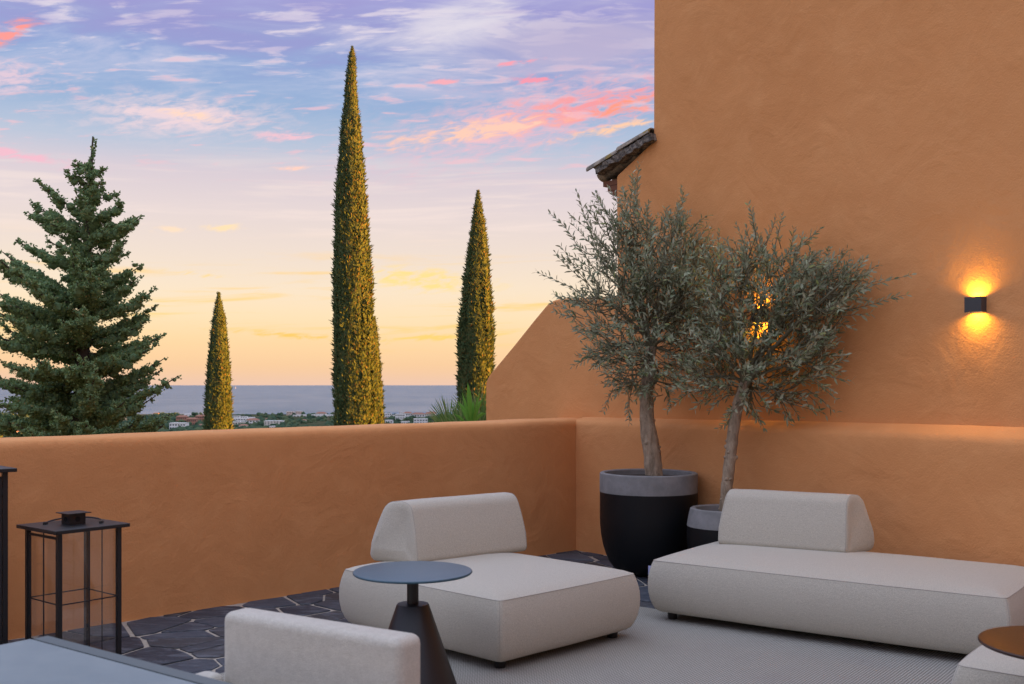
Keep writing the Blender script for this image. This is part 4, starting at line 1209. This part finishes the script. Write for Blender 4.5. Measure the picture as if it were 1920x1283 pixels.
for (u, v, au, av, n_, sp, Lp) in ((842, 806, 832, 760, 20, 1.5, 64), (893, 800, 898, 740, 22, 2.1, 82), (862, 806, 866, 760, 18, 1.7, 58), (902, 800, 925, 750, 18, 1.6, 75), (880, 815, 868, 770, 16, 1.9, 60), (838, 815, 810, 785, 14, 1.2, 44)):
    o_ = at(u, v, YF+rg.uniform(-.15, .15))-BF; aim = at(au, av, YF)-at(u, v, YF); aim.y = rg.uniform(-.05, .05)
    st.tube([tp0, tp0.lerp(o_, .6)+Vector((0, 0, .02)), o_], [.012, .009, .007], 5)
    frond(fp, 'frond', o_, aim, int(n_*1.5), sp, Lp*1.15*YF/F, M_palm, rg)
st.build('stalk', M_palm, fp, None)
BB = Vector((at(884, 810, 10.7).x, 10.7, -3.6))
bp = thing('broadleaf_plant', 'bright green plant with long broad blades, in front of the fan palm', 'plant', tuple(BB))
mb = MB(); stem_top = at(884, 790, 10.7)-BB; mb.tube([(0, 0, 0), stem_top], [.03, .014], 8); mb.build('stem', M_broad, bp, 60)
for (u, v, wd) in ((877, 717, .026), (905, 748, .022), (858, 752, .022), (899, 735, .018), (866, 735, .016), (912, 775, .022), (850, 776, .018), (888, 752, .018)):
    tip = at(u, v, 10.7+rg.uniform(-.12, .08))-BB; a = stem_top-Vector((0, 0, rg.uniform(0, .18))); L = (tip-a)
    s_ = L.cross(Vector((rg.gauss(0, .3), -1, 0))).normalized(); m0 = a.lerp(tip, .35)+Vector((0, 0, .03)); m1 = a.lerp(tip, .7)+Vector((0, 0, .03))
    mb = MB(); fold = Vector((0, -.006, 0))
    mb.add([a, m0-s_*wd, m0+fold, m0+s_*wd, m1-s_*wd*.8, m1+fold, m1+s_*wd*.8, tip], [(0, 2, 1), (0, 3, 2), (1, 2, 5, 4), (2, 3, 6, 5), (4, 5, 7), (5, 6, 7)])
    mb.build('blade', M_broad, bp, None)

# ------------------------------------------------------------------ the coast town
def y_of(v): return 43.92*F/((v-V0)-15.73)
def wallmat(name, col):
    return mat(name, col, .9, 0, .2)
MW = {'white': wallmat('white_render', (.86, .85, .83)), 'cream': wallmat('cream_render', (.80, .74, .66)), 'pink': wallmat('pink_render', (.80, .62, .53)), 'brick': wallmat('terracotta_render', (.46, .225, .16)),
      'grey': wallmat('grey_render', (.45, .44, .43)), 'gold': wallmat('sunlit_render', (.62, .46, .28))}  # gold: evening sun on the high-rise put into the wall colour
M_win = mat('window_dark', (.05, .055, .065), .3)
M_rooft = mat('terracotta_roof', (.30, .14, .09), .9); M_roofw = mat('pale_roof', (.78, .75, .72), .9)
def building(label, u0, u1, vt, vb, col, floors=2, cols=4, roof_='flat', Y=None, group='buildings of the coast town'):
    Y = Y or y_of(vb); a = at(u0, vb, Y); b = at(u1, vb, Y); h_ = (vb-vt)/F*Y; wd = b.x-a.x; dp = max(8, min(16, wd*.6))
    base_z = a.z-4
    t = thing('building', label, 'building', ((a.x+b.x)/2, Y, base_z), rng.uniform(-.12, .12), group)
    mb = MB(); mb.box((0, dp/2, 0), wd, dp, h_+4); mb.build('wall', MW[col], t, None)
    if roof_ == 'flat':
        mb = MB(); mb.box((0, dp/2, h_+4), wd+.5, dp+.5, .5); mb.build('roof', M_roofw, t, None)
    else:
        mb = MB(); z0 = h_+4; e = .6; rh = min(3.0, wd*.16)
        mb.add([(-wd/2-e, -e, z0), (wd/2+e, -e, z0), (wd/2+e, dp+e, z0), (-wd/2-e, dp+e, z0), (-wd/2+wd*.2, dp/2, z0+rh), (wd/2-wd*.2, dp/2, z0+rh)], [(0, 1, 5, 4), (1, 2, 5), (2, 3, 4, 5), (3, 0, 4), (3, 2, 1, 0)])
        mb.build('roof', M_rooft, t, None)
    fh = h_/floors
    for f_ in range(floors):
        for k in range(cols):
            cw = wd/cols
            mb = MB(); mb.box((-wd/2+cw*(k+.5), -.06, 4+fh*f_+fh*.28), cw*.55, .16, fh*.45); mb.build('window', M_win, t, None)
    return t
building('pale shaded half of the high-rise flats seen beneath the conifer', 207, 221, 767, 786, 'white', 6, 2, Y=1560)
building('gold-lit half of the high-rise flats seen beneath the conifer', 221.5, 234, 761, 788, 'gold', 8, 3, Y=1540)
building('low white block with two rows of windows beside the conifer', 317, 348, 794, 806, 'white', 2, 6)
building('white house with broad flat roof above the terracotta terraces', 345, 370, 777, 783, 'white', 1, 3, Y=1950)
building('terracotta terrace houses, the block farther from the small cypress', 330, 350, 782, 792, 'brick', 2, 5, 'hip')
building('terracotta terrace houses, the block touching the small cypress', 366, 386, 781, 790, 'brick', 2, 5, 'hip')
building('terracotta terrace houses, middle block with the lowest front', 350, 368, 786, 798, 'brick', 2, 5, 'hip')
building('long white stepped apartment block just past the small cypress', 436, 471, 785, 792, 'white', 2, 7)
building('cream apartment wing below the white stepped block', 436, 460, 792, 800, 'cream', 2, 5)
building('white villa with terracotta roof between two tree clumps', 462, 484, 788, 797, 'white', 2, 4, 'hip')
building('lowest cream villa, almost touching the parapet top', 448, 463, 798, 805, 'cream', 1, 3, 'hip')
building('cream balconied apartment block standing among dark trees', 495, 529, 790, 800, 'cream', 3, 6)
building('pinkish block of flats on the shore, the twin nearer the small cypress', 537, 550, 772, 781, 'pink', 3, 4, Y=2080)
building('pinkish block of flats on the shore, the twin by the long white hall', 554, 567, 771.5, 781, 'pink', 3, 4, Y=2085)
building('long low white hall on the shoreline', 549, 626, 778.5, 784, 'white', 1, 12, Y=1980)
building('raised white centre of the shoreline hall with terracotta roof', 592, 610, 775.5, 780, 'cream', 1, 4, 'hip', Y=2040)
building('white shore block half hidden by the tall cypress', 718, 734, 775.5, 787, 'white', 3, 4, Y=1880)
building('widest white shore block past the tall cypress', 741, 759, 777, 791, 'white', 3, 5, Y=1720)
building('white shore block with pink roof, third from the tall cypress', 757, 773, 775, 786, 'white', 2, 4, 'hip', Y=1950)
building('white shore block behind the dark tree crown', 772, 796, 777, 788, 'white', 2, 5, 'hip', Y=1900)
building('white shore block beside the fan palm', 796, 816, 776, 784, 'cream', 2, 5, 'hip', Y=2000)
building('low white house under the third shore block', 752, 768, 791, 797, 'white', 1, 4)
building('low white house near the fan palm', 776, 802, 786, 796, 'white', 2, 5)
building('small white house by the conifer foot', 14, 30, 810, 818, 'white', 1, 3, 'hip')
building('second small white house by the conifer foot', 32, 46, 811, 819, 'white', 1, 3)
building('white terrace house touching the small cypress, upper row', 436, 449, 780.5, 786, 'white', 2, 3, Y=1720)
building('white terrace house, upper row, second from the small cypress', 451, 463, 781.5, 787, 'white', 2, 3, Y=1700)
building('white terrace house, upper row, third from the small cypress', 465, 477, 783, 788.5, 'white', 2, 3, Y=1690)
building('white gabled house left of the cream balconied block, half in trees', 497, 508, 786, 792, 'white', 2, 3, 'hip', Y=1640)
building('narrow white house between the villa and the balconied block', 476, 486, 791, 797, 'white', 2, 2, Y=1520)
building('small white house close under the cream balconied block', 505, 518, 800, 806, 'cream', 1, 3)
building('white flats on the shore between the tall cypress and the widest block', 731, 742, 779, 785, 'white', 2, 3, Y=1990)
building('tall narrow white flats behind the widest shore block', 748, 757, 773.5, 779, 'white', 2, 3, Y=2060)
building('pale house row end with pink roof, far shore past the palm', 802, 818, 774.5, 779, 'cream', 1, 4, 'hip', Y=2080)
building('white house low among trees under the half hidden shore block', 722, 736, 788.5, 794, 'white', 1, 3)
building('white cottage in the woods between long hall and parapet', 566, 574, 788, 793, 'white', 1, 2, 'hip')
building('pale cottage in the woods under the terracotta terraces', 372, 382, 797, 802, 'cream', 1, 2, 'hip')
building('tiny cream house on the shore over the terraces', 286, 297, 776, 781, 'cream', 1, 2, 'hip', Y=2050)

# woods between the houses: one far-off mass
ico = bmesh.new(); bmesh.ops.create_icosphere(ico, subdivisions=2, radius=1.0)
IV = [v.co.copy() for v in ico.verts]; IF = [tuple(v.index for v in f_.verts) for f_ in ico.faces]; ico.free()
boxes = []
def blob(mb, p, r, h_, rg):
    sd = Vector((rg.uniform(0, 99), rg.uniform(0, 99), 0))
    mb.add([(p.x+v.x*r*(1+.45*noise.noise(v*1.9+sd)), p.y+v.y*r*(1+.45*noise.noise(v*1.9+sd)), p.z+v.z*h_*(1+.5*noise.noise(v*2.4+sd))) for v in IV], IF, False)
rg = random.Random(31)
blds = [(o.location.x, o.location.y, o.children[0].dimensions.x) for o in COL.objects if o.name.startswith('building')]
mb = MB(); k = 0
while k < 2300:
    v = 777.5+(822-777.5)*rg.random()**.9; u = rg.uniform(-60, 960)
    Y = y_of(v)*rg.uniform(.985, 1.015)
    if Y > 2150 or noise.noise(Vector((u*.018, v*.10, 2)))+rg.uniform(-.25, .25) < -.22: continue
    p = at(u, v, Y)
    if any(abs(p.x-bx) < bw*.56 and 0 < by-Y < 60 for bx, by, bw in blds): continue
    r = rg.uniform(2.4, 5.2)
    if 700 < u < 830: r *= .8
    p.z = land_z(Y)+r*.35; blob(mb, p, r, r*rg.uniform(.7, 1.1), rg); k += 1
mb.build('woods', M_bushfar, None, None, 'stuff')
for i, (u, v, r, lab) in enumerate(((733, 789, 6.0, 'dark round tree standing before the half hidden white shore block'), (762, 788, 4.5, 'dark tree before the third white shore block'), (771, 785, 3.4, 'slim dark tree touching the third white shore block'),
        (800, 790, 7.5, 'biggest dark tree crown by the fan palm'), (786, 791, 4.6, 'dark tree beside the biggest crown near the palm'), (365, 778, 6.0, 'tallest shore tree above the terracotta terraces'),
        (489, 797, 5.4, 'round dark tree between the villa and the cream balconied block'), (518, 801, 4.4, 'round tree before the cream balconied block'))):
    Y = y_of(max(v, 779)+4); p = at(u, v+4, Y)
    t = thing('shore_tree', lab, 'tree', (p.x, Y, land_z(Y)), 0, 'single trees in the coast town')
    mb = MB(); mb.tube([(0, 0, -.3), (0, 0, r*.6)], [.35, .25], 6); mb.build('trunk', M_darkbark, t, None)
    mb = MB()
    for q in range(9): blob(mb, Vector((rg.uniform(-.5, .5)*r, rg.uniform(-.5, .5)*r, r*rg.uniform(.55, 1.15))), r*rg.uniform(.4, .6), r*rg.uniform(.38, .55), rg)
    mb.build('crown', M_bushfar, t, None)
# sailing boat far out
YB = 15500.0; pb_ = at(442, 727.5, YB)
boat = thing('sailing_boat', 'tiny white sailing boat far out near the horizon', 'boat', (pb_.x, YB, SEA_Z))
M_sail = mat('sail_cloth', (.8, .78, .74), .8)
mb = MB(); mb.add([(-11, 0, 2.5), (11, 0, 2.5), (8, -3, 0), (-8, -3, 0), (-8, 3, 0), (8, 3, 0)], [(0, 3, 2, 1), (0, 1, 5, 4), (2, 3, 4, 5), (0, 4, 3), (1, 2, 5)]); mb.build('hull', M_sail, boat, None)
mb = MB(); mb.add([(-9, 0, 4), (1.5, -.5, 4), (1.5, 0, 36), (1.5, .5, 4)], [(0, 1, 2), (0, 2, 3), (1, 3, 2), (0, 3, 1)]); mb.build('sail', M_sail, boat, None)
mb = MB(); mb.tube([(2, 0, 2), (2, 0, 38)], .4, 6); mb.build('mast', M_sail, boat, None)
